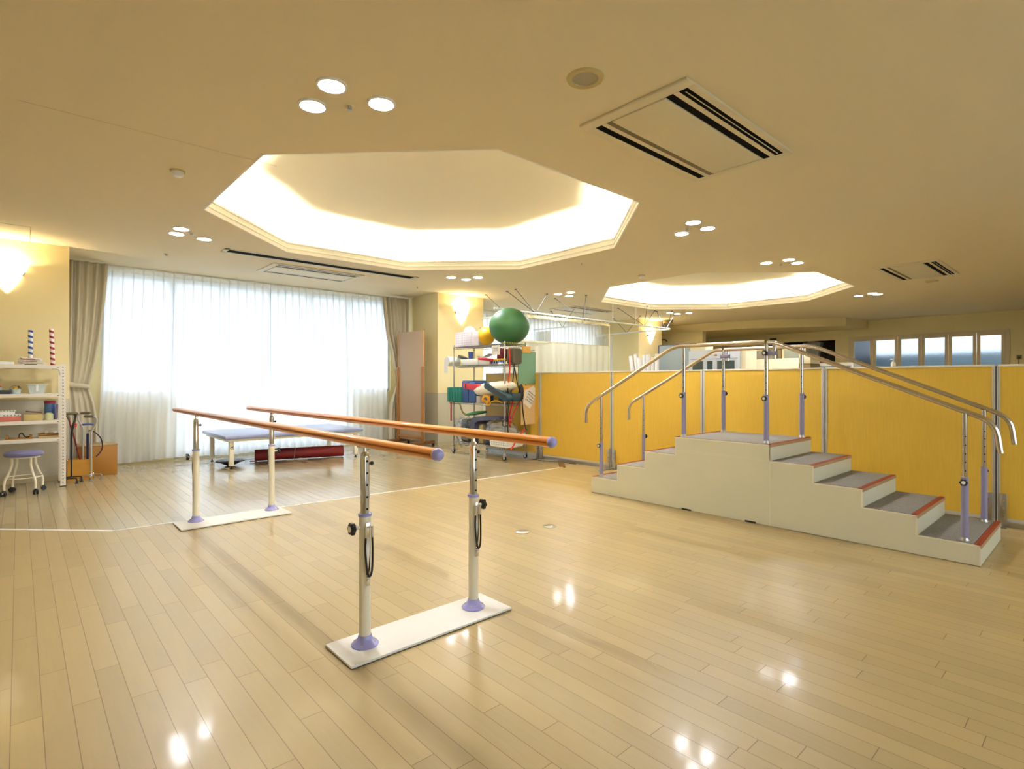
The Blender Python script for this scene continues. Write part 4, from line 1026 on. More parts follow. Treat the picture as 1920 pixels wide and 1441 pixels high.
# boxes beside the shelf
t = thing('wooden_box', 'large orange-brown plywood box below the tied beige drape', 'box', (.83, 9.62, 0))
m = MB(); m.box(.60, 1.03, 9.42, 9.85, 0, .41, cham=.004); build('box_body', m, M_WOODBX, t)
m = MB(); m.box(.595, 1.035, 9.415, 9.855, .41, .425, cham=.003); build('box_lid', m, mat('box_top', rgb(170, 140, 96), .5, var=.1), t)
t = thing('umbrella_box', 'small open yellow-brown wooden box holding walking sticks', 'box', (.62, 9.27, 0))
m = MB(); x0, x1, y0, y1 = .47, .74, 9.16, 9.37
m.box(x0, x1, y0, y0 + .012, 0, .27); m.box(x0, x1, y1 - .012, y1, 0, .27); m.box(x0, x0 + .012, y0 + .012, y1 - .012, 0, .27); m.box(x1 - .012, x1, y0 + .012, y1 - .012, 0, .27); m.box(x0 + .012, x1 - .012, y0 + .012, y1 - .012, 0, .012)
build('box_body', m, mat('yellow_ply', rgb(196, 140, 44), .5, var=.15, scale=10), t)
# stick with red print leaning out of the small box
t = thing('walking_stick', 'red and dark printed walking stick leaning out of the small wooden box', 'walking stick', (.62, 9.26, .02))
m = MB(); a, b = Vector((.66, 9.27, .03)), Vector((.49, 9.2, .80)); m.cyl(a, b, .010, seg=12); build('shaft', m, M_UMB, t)
m = MB(); m.tube(bez([b, b + Vector((-.006, 0, .03)), b + Vector((-.03, -.01, .055)), b + Vector((-.07, -.02, .05))], 6), .015, 12); build('handle', m, M_GREYHANDLE, t)
m = MB(); m.cyl((.545, 9.215, .70), (.553, 9.215, .745), .022, seg=14); solo('red_tag', m, mat('orange_red', rgb(220, 60, 36), .5), 'small orange-red plastic tip among the canes beside the shelf', 'tip', (.55, 9.2, .7))
# bicycle pump
t = thing('floor_pump', 'blue and silver hand pump with black hose standing in the small wooden box', 'pump', (.69, 9.30, .02))
m = MB(); m.cyl((.69, 9.30, .02), (.69, 9.30, .60), .014); build('barrel', m, M_NAVY, t)
m = MB(); m.cyl((.69, 9.30, .60), (.69, 9.30, .71), .006); build('plunger', m, M_CHROME, t)
m = MB(); m.tube([(.61, 9.30, .715), (.65, 9.30, .722), (.69, 9.30, .725), (.73, 9.30, .722), (.77, 9.30, .715)], [.010, .014, .011, .014, .010], 12); build('pump_handle', m, M_BLUEP, t)
m = MB(); m.tube(bez([(.70, 9.30, .64), (.76, 9.30, .62), (.83, 9.30, .53), (.85, 9.30, .42), (.83, 9.30, .34), (.78, 9.30, .28)], 8), .007, 8); build('hose', m, M_BLACK, t)
# quad canes
def quad_cane(label, base, top, grip, shaft_m, foot_m, hs, loc, grip_m=M_GREYHANDLE, bend=True, S=1.0, r=.012):
    """base: foot centre on the floor; hs: unit direction of the handle"""
    t = thing('quad_cane', label, 'quad cane', (base[0], base[1], 0), 'four-footed walking canes')
    B = Vector((base[0], base[1], 0)); hs = Vector((hs[0], hs[1], 0)).normalized()
    m = MB(); m.cyl(B + Vector((0, 0, .075)), B + Vector((0, 0, .33)), r * .78); build('lower_tube', m, shaft_m, t)
    m = MB()
    T = B + Vector((0, 0, top))
    if bend:
        pts = [B + Vector((0, 0, .30)), B + Vector((0, 0, top - .24)), B + Vector((0, 0, top - .20)), B - hs * .075 + Vector((0, 0, top - .07)), B - hs * .07 + Vector((0, 0, top - .02)), B - hs * .035 + Vector((0, 0, top)), B + hs * .08 + Vector((0, 0, top + .004))]
        m.tube(fillet(pts, .035, 5), r, 14)
    else:
        pts = [B + Vector((0, 0, .30)), B + Vector((0, 0, top - .24)), B - hs * .04 + Vector((0, 0, top - .04)), B - hs * .045 + Vector((0, 0, top)), B + hs * .05 + Vector((0, 0, top + .01))]
        m.tube(fillet(pts, .03, 5), r, 14)
    build('shaft', m, shaft_m, t)
    m = MB(); e = pts[-1]; m.tube([e - hs * .115, e - hs * .10, e, e + hs * .014], [.012, .0185, .0185, .012], 14); build('hand_grip', m, grip_m, t)
    n = Vector((-hs.y, hs.x, 0)); feet = [(-.10, -.05), (.10, -.05), (-.06, .09), (.07, .09)]
    m = MB(); m.cyl(B + Vector((0, 0, .05)), B + Vector((0, 0, .09)), .016); 
    for a in ((0, 1), (2, 3)):
        p, q = [B + hs * feet[i][0] * S + n * feet[i][1] * S for i in a]
        m.tube(fillet([p + Vector((0, 0, .022)), p + Vector((0, 0, .07)), q + Vector((0, 0, .07)), q + Vector((0, 0, .022))], .045, 6), .008, 10)
    c1 = B + n * feet[0][1] * S + Vector((0, 0, .07)); c2 = B + n * feet[2][1] * S + Vector((0, 0, .07)); m.cyl(c1, c2, .008); build('foot_frame', m, foot_m, t)
    for f in feet:
        p = B + hs * f[0] * S + n * f[1] * S; m = MB(); m.lathe([(.019, 0), (.019, .006), (.013, .014), (.011, .036)], p, 16); build('foot_tip', m, M_BLACK if foot_m is M_BLACKP else mat('grey_tip', rgb(120, 120, 116), .6), t)
    return t
P1 = zp(150, 908); P2 = zp(171, 900); P3 = zp(136, 908)
ry = Vector((C_, -S_, 0))
quad_cane('silver four-footed cane with grey grip, nearest of the two silver ones', (zp(171, 899).x, zp(171, 899).y), .835, 0, M_SILVERT, M_CHROME, -ry, None)
quad_cane('silver four-footed cane with curved neck, further left of the two silver ones', (zp(156, 897).x, zp(156, 897).y), .875, 0, M_SILVERT, M_CHROME, ry, None)
quad_cane('black four-footed cane leaning beside the shelf post', (zp(134, 905).x, zp(134, 905).y), .88, 0, M_BLACKP, M_BLACKP, (-.75, .1), None, bend=False)

# ================================================================== TREATMENT TABLE, ROLL, BALANCE BOARD
tx0, tx1, ty0, ty1, tz = 2.29, 5.05, 8.62, 10.02, .45
t = thing('treatment_table', 'low wide treatment table with blue-grey vinyl top and cream metal legs before the sheer curtains', 'treatment table', ((tx0 + tx1) / 2, (ty0 + ty1) / 2, 0))
tx0, tx1, ty0, ty1 = zp(424, 817, .5).x - .03, zp(712, 806, .5).x, 8.72, 10.08; tz = .488
m = MB(); m.box(tx0, tx1, ty0, ty1, tz - .045, tz + .012, cham=.02); build('padded_top', m, M_BLUEV, t)
m = MB(); m.box(tx0 + .05, tx1 - .05, ty0 + .04, ty0 + .075, tz - .080, tz - .045); m.box(tx0 + .05, tx1 - .05, ty1 - .075, ty1 - .04, tz - .080, tz - .045); m.box(tx0 + .05, tx0 + .085, ty0 + .075, ty1 - .075, tz - .080, tz - .045); m.box(tx1 - .085, tx1 - .05, ty0 + .075, ty1 - .075, tz - .080, tz - .045); build('frame', m, M_CREAM, t)
for (x, y) in ((tx0 + .11, ty0 + .10), (tx0 + .11, ty1 - .17), (tx1 - .10, ty0 + .10), (tx1 - .10, ty1 - .17)):
    m = MB(); m.box(x - .032, x + .032, y - .032, y + .032, .045, tz - .05, cham=.008); lg = build('leg', m, M_CREAM, t)
    m = MB(); m.cyl((x, y, .012), (x, y, .05), .008); m.lathe([(.024, 0), (.024, .008), (.012, .014)], (x, y, 0), 20); build('adjuster_foot', m, M_BLACK, lg)
# emblem on the front left leg
x, y = tx0 + .11, ty0 + .10 - .0325
m = MB(); c = Vector((x - .003, y, .315))
m.tube([c + Vector((.017 * math.cos(a), 0, .017 * math.sin(a))) for a in [2 * PI * k / 20 for k in range(20)]], .0028, 6, closed=True); m.cyl(c + Vector((-.004, -.001, .002)), c + Vector((-.004, .001, .002)), .006, seg=10)
m.tube([c + Vector((.012, 0, .019)), c + Vector((.028, 0, .017))], .0028, 6); m.tube([c + Vector((.016, 0, -.006)), c + Vector((.028, 0, -.018))], .0028, 6); build('emblem', m, M_INK, t)
# red roll
a, b = zp(478, 866), zp(647, 856); a.z = b.z = .1; a.y += .08; b.y += .08; a.x += .02
d = (b - a).normalized(); n = Vector((-d.y, d.x, 0))
t = thing('rolled_mat', 'deep red rolled-up exercise mat tied with white cord under the treatment table', 'rolled mat', (a + b) / 2 - Vector((0, 0, .1)))
m = MB(); pts = []
R0 = .098
sp = [(R0 * (1 - .16 * (k / 60)) , k / 60 * 2 * PI * 1.6 - 1.2) for k in range(61)]
ring = [n * (r * math.cos(q)) + Vector((0, 0, r * math.sin(q))) for r, q in sp]
m.cyl(a + d * .004, b - d * .004, R0 * .84, seg=36)
m._add([a + v for v in ring] + [b + v for v in ring], [(i, i + 1, 61 + i + 1, 61 + i) for i in range(60)])
m.tube([a, b], R0 * .93, 40); build('mat_roll', m, M_RED, t)
m = MB(); e0 = a - n * .10 - Vector((0, 0, .085)); m.box(-.10, .0, -.05, .04, 0, .012, M=Matrix.Translation(e0 + d * .03) @ Matrix.Rotation(math.atan2(d.y, d.x), 4, 'Z'), cham=.004)
build('mat_flap', m, M_RED, t)
k0 = a.lerp(b, .43)
m = MB(); m.tube([k0 + d * .012 * math.sin(q) + n * (.104 * math.cos(q)) + Vector((0, 0, .104 * math.sin(q))) for q in [2 * PI * k / 28 for k in range(28)]], .0035, 6, closed=True)
f = k0 - n * .13 - Vector((0, 0, .094))
m.tube(bez([f + d * .0, f + d * .06 - n * .03, f + d * .12, f + d * .08 + n * .03, f + d * .01, f - d * .07 - n * .01, f - d * .13 - n * .015], 8), .0035, 6)
m.tube(bez([f, f + d * .09 + n * .035 + Vector((0, 0, .02)), f + d * .16, f + d * .10 - n * .02, f + d * .2 - n * .02], 8), .0035, 6); build('tie_cord', m, M_CORD, t)
# balance board
P = zp(436, 874); P.y += .12
t = thing('balance_board', 'black round balance board with domed underside beneath the table corner', 'balance board', P)
m = MB(); m.lathe([(.0001, .085), (.19, .085), (.205, .08), (.205, .07), (.19, .064), (.0001, .064)], P, 40); build('disc', m, M_BLACKP, t)
m = MB(); m.lathe([(.0001, 0), (.05, .004), (.10, .028), (.16, .06), (.19, .068)], P, 36); build('dome', m, M_BLACK, t)
m = MB(); 
for q in range(3):
    for k in range(18 + q * 8): aa = 2 * PI * k / (18 + q * 8); m.ball((P.x + (.1 + q * .035) * math.cos(aa), P.y + (.1 + q * .035) * math.sin(aa), .086), .004, 6)
build('grip_studs', m, mat('blue_grey_stud', rgb(90, 104, 128), .5), t)

# board on wheeled wooden stand
P0, P1 = Vector((5.84, 9.62, 0)), Vector((6.10, 8.97, 0))
A = zp(738, 826); B = zp(798, 838)
A = Vector((5.89, 10.04, 0)); B = Vector((5.97, 9.20, 0))
d = (B - A).normalized(); n = Vector((-d.y, d.x, 0))      # n points to +X side
ang = math.atan2(d.y, d.x)
L_ = (B - A).length
t = thing('standing_board', 'tall mauve-brown board on a wheeled brown wooden stand in the corner by the drape', 'board stand', ((A + B) / 2))
MX = Matrix.Translation(A) @ Matrix.Rotation(ang, 4, 'Z')
tl = MX @ rot(-.02, 'X', (0, 0, 0))
m = MB(); m.box(.0, L_, -.012, .012, .12, 2.31, M=MX @ rot(.012, 'X', (0, 0, .1)), cham=.002); bd = build('board', m, M_CORK, t)
m = MB(); m.box(.002, .05, -.016, -.012, .13, 2.28, M=MX @ rot(.012, 'X', (0, 0, .1))); m.box(L_ - .012, L_ + .004, -.014, .014, 1.62, 2.31, M=MX @ rot(.012, 'X', (0, 0, .1))); build('edge_strip', m, mat('board_edge_tan', rgb(190, 140, 84), .5), bd)
for u, zt_ in ((-.02, 1.60), (L_ - .05, 1.60)):
    m = MB(); m.box(u, u + .062, -.055, -.018, .08, zt_, M=MX, cham=.004); build('upright', m, M_WOODB, t)
    m = MB(); m.box(u + .0, u + .062, -.30, .26, .055, .115, M=MX, cham=.006); ft = build('foot_beam', m, mat('dark_brown_wood', rgb(110, 70, 34), .5, var=.15), t)
    for v in (-.27, .23):
        m = MB(); m.cyl((u + .015, v, .025), (u + .047, v, .025), .025, seg=18); m.box(u + .018, u + .044, v - .01, v + .01, .03, .056); m.v = [MX @ q for q in m.v]; build('caster', m, M_BLACKP, ft)
m = MB(); m.box(.04, L_ - .05, -.05, -.02, .16, .21, M=MX, cham=.004); build('cross_beam', m, M_WOODB, t)

# ================================================================== WIRE RACK
rx0, rx1, ry0, ry1 = 5.905, 6.40, 6.72, 8.16
WR = thing('wire_rack', 'chrome wire shelving rack on casters crowded with therapy equipment', 'wire rack', ((rx0 + rx1) / 2, (ry0 + ry1) / 2, 0))
rz = [1.925, 1.585, .925, .215]
for x in (rx0 + .0125, rx1 - .0125):
    for y in (ry0 + .0125, ry1 - .0125):
        m = MB(); m.lathe([(.0125, .115), (.0125, 1.955), (.009, 1.965), (.0001, 1.967)], (x, y, 0), 16)
        for k in range(30): m.lathe([(.0132, .15 + k * .06), (.0132, .154 + k * .06)], (x, y, 0), 12)
        build('rack_post', m, M_RACK, WR)
        m = MB(); m.box(x - .02, x + .02, y - .016, y + .016, .075, .115, cham=.005); m.box(x - .022, x - .016, y - .02, y + .02, .025, .09); m.box(x + .016, x + .022, y - .02, y + .02, .025, .09); c = build('caster_fork', m, M_STEEL, WR)
        m = MB(); m.cyl((x - .014, y + .008, .035), (x + .014, y + .008, .035), .035, seg=24); build('caster_wheel', m, M_BLACKP, c)
def wshelf(z):
    m = MB(); e = .004
    for dz in (0, -.03):
        m.tube([(rx0, ry0, z + dz), (rx0, ry1, z + dz)], e, 6); m.tube([(rx1, ry0, z + dz), (rx1, ry1, z + dz)], e, 6); m.tube([(rx0, ry0, z + dz), (rx1, ry0, z + dz)], e, 6); m.tube([(rx0, ry1, z + dz), (rx1, ry1, z + dz)], e, 6)
    def zig(p, q, n):
        p, q = Vector(p), Vector(q)
        m.tube([p.lerp(q, k / n) + Vector((0, 0, -.004 if k % 2 else -.026)) for k in range(n + 1)], .0022, 5)
    zig((rx0, ry0, z), (rx0, ry1, z), 44); zig((rx1, ry0, z), (rx1, ry1, z), 44); zig((rx0, ry0, z), (rx1, ry0, z), 16); zig((rx0, ry1, z), (rx1, ry1, z), 16)
    for k in range(56): y = ry0 + (ry1 - ry0) * (k + .5) / 56; m.tube([(rx0, y, z), (rx1, y, z)], .0016, 4, caps=False)
    for x in (rx0 + .15, rx1 - .15): m.tube([(x, ry0, z - .004), (x, ry1, z - .004)], .003, 5)
    return m
for z in rz: build('wire_shelf', wshelf(z), M_RACK, WR)
FXr = rx0 + .06      # items near the front
def fr(px, py, X0=None): return Xp(px, py, X0 or (rx0 + .12))
# --- top
zt = rz[0] + .005
P = fr(911, 627, 6.12)
def rope_ring(c, R, r, lab, ma, mb_):
    m = MB(); n = 40
    for k in range(n):
        a = 2 * PI * k / n; m.cur = k % 2; m.ball((c.x + R * math.cos(a), c.y + R * math.sin(a), c.z + r), r, 8)
    return solo('beaded_ring', m, [ma, mb_], lab, 'beaded ring', c, 'beaded rings under the balls')
G = fr(955, 604, 6.17); R = .0; dist = G.x * S_ + G.y * C_; RG = 38 * dist / 1025
Gc = Vector((6.17, G.y, zt + .014 + RG * .90 * .94))
rope_ring(Vector((Gc.x, Gc.y, zt)), RG * .38, .013, 'yellow-green and white beaded ring under the green ball', M_YDOT, mat('leaf_green', rgb(96, 140, 50), .6))
m = MB(); m.ball(Gc, RG, 48, sz=.90, flat_bottom=.06); solo('exercise_ball', m, M_GREENB, 'big dark green exercise ball on top of the wire rack', 'exercise ball', Gc - Vector((0, 0, RG * .85)), 'exercise balls on the wire rack')
Y_ = fr(911, 627, 6.15); RY_ = 17.5 * (6.15 * S_ + Y_.y * C_) / 1025
rope_ring(Vector((6.15, Y_.y, zt)), RY_ * .52, .010, 'orange and white beaded ring under the yellow ball', M_YDOT, M_PLASTW)
m = MB(); m.ball((6.15, Y_.y, zt + .008 + RY_), RY_, 36); solo('exercise_ball', m, M_YELB, 'medium yellow exercise ball beside the green one', 'exercise ball', (6.15, Y_.y, zt), 'exercise balls on the wire rack')
def net_basket(lab, x0, x1, y0, y1, z0, h, nm='net_basket'):
    t = thing(nm, lab, 'basket', ((x0 + x1) / 2, (y0 + y1) / 2, z0), 'white net baskets')
    m = MB(); r = .0025
    for k in range(7): 
        z = z0 + .003 + h * k / 6
        m.tube([(x0, y0, z), (x1, y0, z), (x1, y1, z), (x0, y1, z)], r if k < 6 else .005, 5, closed=True)
    for k in range(17):
        y = y0 + (y1 - y0) * k / 16
        for x in (x0, x1): m.tube([(x, y, z0), (x, y, z0 + h)], r, 5)
        x = x0 + (x1 - x0) * k / 16
        for yy in (y0, y1): m.tube([(x, yy, z0), (x, yy, z0 + h)], r, 5)
    m.box(x0, x1, y0, y1, z0, z0 + .004); build('net', m, M_BASKET, t)
    m = MB(); e_ = .004
    m.box(x0 + e_, x0 + e_ + .001, y0 + e_, y1 - e_, z0 + .004, z0 + h); m.box(x1 - e_ - .001, x1 - e_, y0 + e_, y1 - e_, z0 + .004, z0 + h); m.box(x0 + e_, x1 - e_, y0 + e_, y0 + e_ + .001, z0 + .004, z0 + h); m.box(x0 + e_, x1 - e_, y1 - e_ - .001, y1 - e_, z0 + .004, z0 + h)
    build('fine_mesh_wall', m, M_BNET, t)
    return t
ya, yb = fr(885, 640, 5.98).y, fr(854, 640, 5.98).y
net_basket('white net basket holding the pink ball on top of the wire rack', 5.98, 6.26, ya + .02, yb, zt, .26)
m = MB(); m.ball((6.12, (ya + yb) / 2, zt + .26), .115, 32); solo('exercise_ball', m, M_PINKB, 'small pink ball sitting in the white net basket', 'exercise ball', (6.12, (ya + yb) / 2, zt + .15), 'exercise balls on the wire rack')
m = MB(); m.blob((6.12, (ya + yb) / 2, zt + .09), .11, .13, .075, amp=.2, seed=3); solo('pink_cloth_bundle', m, mat('pink_print', rgb(206, 150, 166), .7, var=.25, scale=30), 'pink and white cloth bundle inside the net basket', 'cloth', (6.12, (ya + yb) / 2, zt))
y2 = fr(899, 640, 5.98).y
net_basket('narrow white net basket between the pink and yellow balls', 5.98, 6.2, y2 + .03, ya - .01, zt, .24)
m = MB(); yc = (y2 + ya) / 2 + .01
m.tube([(6.05, yc, zt + .02), (6.07, yc, zt + .2), (6.1, yc - .02, zt + .33)], [.03, .035, .03], 12); solo('red_roll', m, mat('faded_red_vinyl', rgb(206, 80, 76), .5), 'faded red roll standing in the narrow net basket', 'roll', (6.08, yc, zt))
m = MB(); m.blob((6.13, yc, zt + .08), .05, .07, .075, amp=.15, seed=5); solo('grey_cloth_bundle', m, M_SLATE, 'dark grey-blue cloth in the narrow net basket', 'cloth', (6.13, yc, zt))
# paper tag hanging from the top shelf
a, b = fr(937, 650, rx0 - .012), fr(922, 650, rx0 - .012); t = thing('hanging_notice', 'white paper notice hanging from the top wire shelf', 'paper notice', (rx0 - .012, (a.y + b.y) / 2, 1.74))
m = MB(); m.box(rx0 - .013, rx0 - .011, a.y, b.y, 1.745, 1.905); pp = build('sheet', m, M_PAPER, t)
m = MB()
for k in range(4): m.box(rx0 - .0145, rx0 - .013, a.y + .05, b.y - .03 - .02 * (k % 2), 1.86 - k * .016, 1.866 - k * .016)
build('written_lines', m, mat('blue_ink', rgb(120, 134, 190), .7), pp)
# --- second level
z = rz[1] + .005
def fbox(nm, lab, cat, pxa, pxb, x0, x1, z0, h, m_, cham=.006, group=None, ry=0.0):
    ya, yb = fr(pxb, 700, x0).y, fr(pxa, 700, x0).y
    m = MB(); m.box(x0, x1, ya, yb, z0, z0 + h, cham=cham, M=rot(ry, 'X', (x0, (ya + yb) / 2, z0)) if ry else None)
    return solo(nm, m, m_, lab, cat, ((x0 + x1) / 2, (ya + yb) / 2, z0), group)
P = fr(854, 680, 6.0)
m = MB(); m.tube([(5.85, P.y + .06, z + .085), (6.1, P.y + .06, z + .085)], .085, 28); m.box(5.852, 5.856, P.y + .03, P.y + .15, z - .13, z + .07)
solo('paper_roll', m, M_PLASTW, 'white roll with a loose hanging end at the left of the second wire shelf', 'roll', (6.0, P.y, z))
t = fbox('white_carton', 'long shallow white carton on the second wire shelf', 'box', 866, 896, 5.93, 6.12, z, .11, M_PLASTW)
fbox('white_carton', 'second white carton behind the red bar on the wire rack', 'box', 897, 917, 5.95, 6.15, z, .10, M_PLASTW)
fbox('dark_device', 'black shoe-like device lying on the long white carton', 'device', 858, 874, 5.98, 6.06, z + .112, .05, M_BLACKP, ry=.3)
P = fr(881, 663, 6.0); m = MB(); m.lathe([(.04, 0), (.045, .13), (.04, .13), (.0001, .125)], (6.02, P.y, z + .112), 24); solo('blue_cup', m, M_BLUEP, 'dark blue cup standing on the long white carton', 'cup', (6.02, P.y, z + .112))
for k, (px, an, lab) in enumerate(((902, .25, 'left'), (914, -.3, 'right'))):
    P = fr(px, 664, 6.0); m = MB(); m.box(5.97, 6.1, P.y - .09, P.y + .09, z + .13 + k * .03, z + .136 + k * .03, M=rot(an, 'X', (6, P.y, z + .13)), cham=.002)
    solo('silver_folder', m, M_SILVERP, 'silver-grey folded sheet on the second wire shelf, the %s one' % lab, 'folder', (6.03, P.y, z + .13), 'silver sheets')
P, Q = fr(897, 675, 5.90), fr(921, 679, 5.90); m = MB(); m.cyl((5.91, P.y, z + .105), (5.94, Q.y, z + .075), .022, seg=16); solo('red_bar', m, M_TINRED, 'short red padded bar lying across the front of the second wire shelf', 'bar', (5.92, (P.y + Q.y) / 2, z + .06))
P, Q = fr(931, 660, 6.05), fr(947, 660, 6.05)
m = MB(); m.blob((6.1, (P.y + Q.y) / 2, z + .16), .07, abs(P.y - Q.y) / 2, .11, amp=.08, seed=9, e=4); solo('red_ribbed_cloth', m, mat('maroon_cloth', rgb(112, 18, 26), .8, var=.3, scale=40), 'dark maroon ribbed cloth roll on the second wire shelf', 'cloth', (6.1, (P.y + Q.y) / 2, z + .05))
n_ = 9
for k in range(n_):
    px = 919 + k * 3.3; P = fr(px, 678, 5.93)
    t = thing('hand_weight', 'small blue hand weight with yellow ends, number %s from the left in the row' % ['one', 'two', 'three', 'four', 'five', 'six', 'seven', 'eight', 'nine'][k], 'hand weight', (5.95, P.y, z), 'row of small hand weights')
    m = MB(); m.cyl((5.95, P.y, z + .012), (5.95, P.y, z + .06), .011, seg=10); build('shaft', m, M_BLUEP, t)
    m = MB(); m.ball((5.95, P.y, z + .075), .019, 12); build('end_knob', m, M_YDOT, t)
P = fr(955, 665, 6.0); ZZ = rz[1]
fbox('grey_bag', 'dark olive-grey upright bag at the right end of the second wire shelf', 'bag', 949, 963, 6.0, 6.2, z, .26, mat('olive_grey', rgb(74, 72, 60), .8), cham=.03)
# --- third level
z = rz[2] + .005
ya, yb = fr(868, 735, rx0).y, fr(842, 735, rx0).y
nfold = 5
for k in range(nfold):
    a = ya + (yb - ya) * k / nfold; b = ya + (yb - ya) * (k + 1) / nfold
    m = MB(); m.box(rx0 - .05, rx0 + .38, a + .002, b - .002, z, z + .27, cham=.02)
    solo('folded_mat', m, M_TEAL, 'teal folded foam mat standing on the wire rack, %s of five' % ['rightmost', 'second from the right', 'middle', 'second from the left', 'leftmost'][k], 'foam mat', (6.05, (a + b) / 2, z), 'teal foam mats')
ya, yb = fr(892, 730, rx0).y, fr(867, 730, rx0).y
for k in range(2):
    a = ya + (yb - ya) * k / 2; b = ya + (yb - ya) * (k + 1) / 2
    m = MB(); m.box(rx0 - .02, rx0 + .42, a + .003, b - .003, z, z + .39 - .03 * (1 - k), cham=.025)
    solo('blue_foam_pad', m, M_BLUEF, 'blue foam pad standing beside the teal mats, the %s one' % ['right', 'left'][k], 'foam pad', (6.1, (a + b) / 2, z), 'blue foam pads')
ya, yb = fr(921, 705, rx0 + .2).y, fr(885, 705, rx0 + .2).y
m = MB(); m.box(rx0 + .19, rx0 + .45, ya, yb, z + .24, z + .37, cham=.03); solo('blue_foam_pad', m, M_BLUEF, 'long blue foam pad lying behind the red cushion', 'foam pad', (6.2, (ya + yb) / 2, z + .25), 'blue foam pads')
a, b = fr(870, 714, rx0), fr(916, 722, rx0); yc = (a.y + b.y) / 2
t = thing('red_cushion', 'bright red flat cushion with black slot on the wire rack', 'cushion', (rx0 + .1, yc, z + .2))
Mr = rot(.10, 'X', (rx0 + .1, yc, z + .3)); m = MB(); m.box(rx0 - .03, rx0 + .20, b.y - .02, a.y, z + .205, z + .325, cham=.03, M=Mr); build('pad', m, M_REDF, t)
m = MB(); m.box(rx0 - .034, rx0 - .028, a.y - .10, a.y - .075, z + .225, z + .305, M=Mr); build('slot', m, M_BLACK, t)
a, b = fr(877, 725, rx0 - .03), fr(952, 722, rx0 - .03); yc = (a.y + b.y) / 2
m = MB(); m.blob((rx0 + .10, yc - .02, z + .25), .17, (a.y - b.y) / 2 * 1.03, .115, amp=.03, seed=2, e=2.1, M=Matrix.Rotation(-.10, 4, 'X'))
solo('white_pillow', m, M_WHITEF, 'off-white pillow bulging from the middle of the wire rack', 'pillow', (rx0 + .1, yc, z + .13))
a, b = fr(909, 718, rx0 - .06), fr(951, 752, rx0 - .06)
ca, cb = (a.y, a.z), (b.y, b.z)
t = thing('bolster_wedge', 'dark teal rounded wedge bolster with black panel slanting on the wire rack', 'bolster', (rx0, (a.y + b.y) / 2, z))
def capsule(p, q, r, n=10):
    p, q = Vector(p), Vector(q); d = (q - p).normalized(); a0 = math.atan2(d.y, d.x)
    return [(q.x + r * math.cos(a0 - PI / 2 + PI * k / n), q.y + r * math.sin(a0 - PI / 2 + PI * k / n)) for k in range(n + 1)] + [(p.x + r * math.cos(a0 + PI / 2 + PI * k / n), p.y + r * math.sin(a0 + PI / 2 + PI * k / n)) for k in range(n + 1)]
m = MB(); m.prism(capsule((a.y - .04, a.z - .045), (b.y + .045, b.z + .05), .05), 'x', rx0 - .07, rx0 + .1); build('wedge', m, M_DTEAL, t)
m = MB(); m.prism([(a.y - .075, a.z - .045), (a.y - .105, a.z - .10), (b.y + .055, b.z + .045), (b.y + .02, b.z + .09)], 'x', rx0 - .074, rx0 - .069); build('black_panel', m, M_DGREY, t)
m = MB(); m.box(rx0 + .05, rx0 + .25, b.y - .01, a.y - .22, z + .05, z + .18, cham=.02); solo('dark_foam_block', m, M_DTEAL, 'dark teal foam block behind the wedge bolster at the rack end', 'foam block', (rx0 + .1, b.y + .1, z))
a, b = fr(882, 745, rx0), fr(898, 745, rx0)
net_basket('small pinkish-white net basket under the pillow', rx0 + .02, rx0 + .2, b.y, a.y, z, .11)
P = fr(912, 748, rx0 - .03); m = MB(); pts = []
rnd = random.Random(4)
for k in range(46):
    q = k * .62; rr = .055 + .02 * math.sin(k * 1.3); pts.append((rx0 - .035 + .012 * math.sin(k * .9), P.y + rr * math.cos(q) * (1.2 + .15 * math.sin(k)), P.z - .0 + rr * 1.15 * math.sin(q) + .01 * math.cos(k * 2.1)))
pts += [(rx0 - .03, P.y + .02, P.z - .08), (rx0 - .02, P.y - .06, P.z - .10), (rx0 - .01, P.y - .10, P.z - .045), (rx0 + .02, P.y - .2, P.z - .02), (rx0 + .05, P.y - .3, P.z - .055)]
m.tube(bez(pts, 4), .0085, 8); solo('rubber_tubing', m, M_YTUBE, 'tangled coil of yellow rubber tubing hanging off the third wire shelf', 'tubing', (rx0, P.y, P.z))
# red strap hanging at the left post
P = fr(846, 752, rx0 - .02); t = thing('hanging_strap', 'dark red webbing strap hanging at the left post of the wire rack', 'strap', (rx0 - .02, P.y, .93))
m = MB(); m.box(rx0 - .024, rx0 - .018, P.y - .018, P.y + .022, .58, .90); build('webbing', m, M_DRED, t); m = MB(); m.box(rx0 - .03, rx0 - .014, P.y - .03, P.y + .035, .895, .925, cham=.004); build('loop', m, M_DRED, t)
# --- lower section
P, Q = fr(884, 776, rx0), fr(938, 776, rx0)
t = thing('folded_cushion_chair', 'slate-blue angled cushion bridging the lower part of the wire rack', 'cushion', (rx0 + .1, (P.y + Q.y) / 2, .5))
m = MB(); pr = [(P.y + .02, .22), (P.y + .03, .60), (P.y - .02, .665), (P.y - .12, .69), (Q.y + .05, .72), (Q.y, .67), (P.y - .20, .62), (P.y - .10, .58), (P.y - .08, .50), (P.y - .07, .22)]
m.prism(pr, 'x', rx0 + .0, rx0 + .30); build('cushion_body', m, M_SLATE, t)
P, Q = fr(876, 770, rx0), fr(897, 770, rx0); m = MB(); m.box(rx0 - .02, rx0 + .2, Q.y, P.y, .695, .735, cham=.006, M=rot(-.18, 'X', (rx0, P.y, .70)))
m.box(rx0 - .024, rx0 - .019, Q.y + .06, Q.y + .14, .70, .735, M=rot(-.18, 'X', (rx0, P.y, .70)))
solo('green_board', m, mat('mid_green', rgb(70, 128, 80), .6), 'green flat board lying on the slate cushion', 'board', (rx0 + .1, P.y, .7))
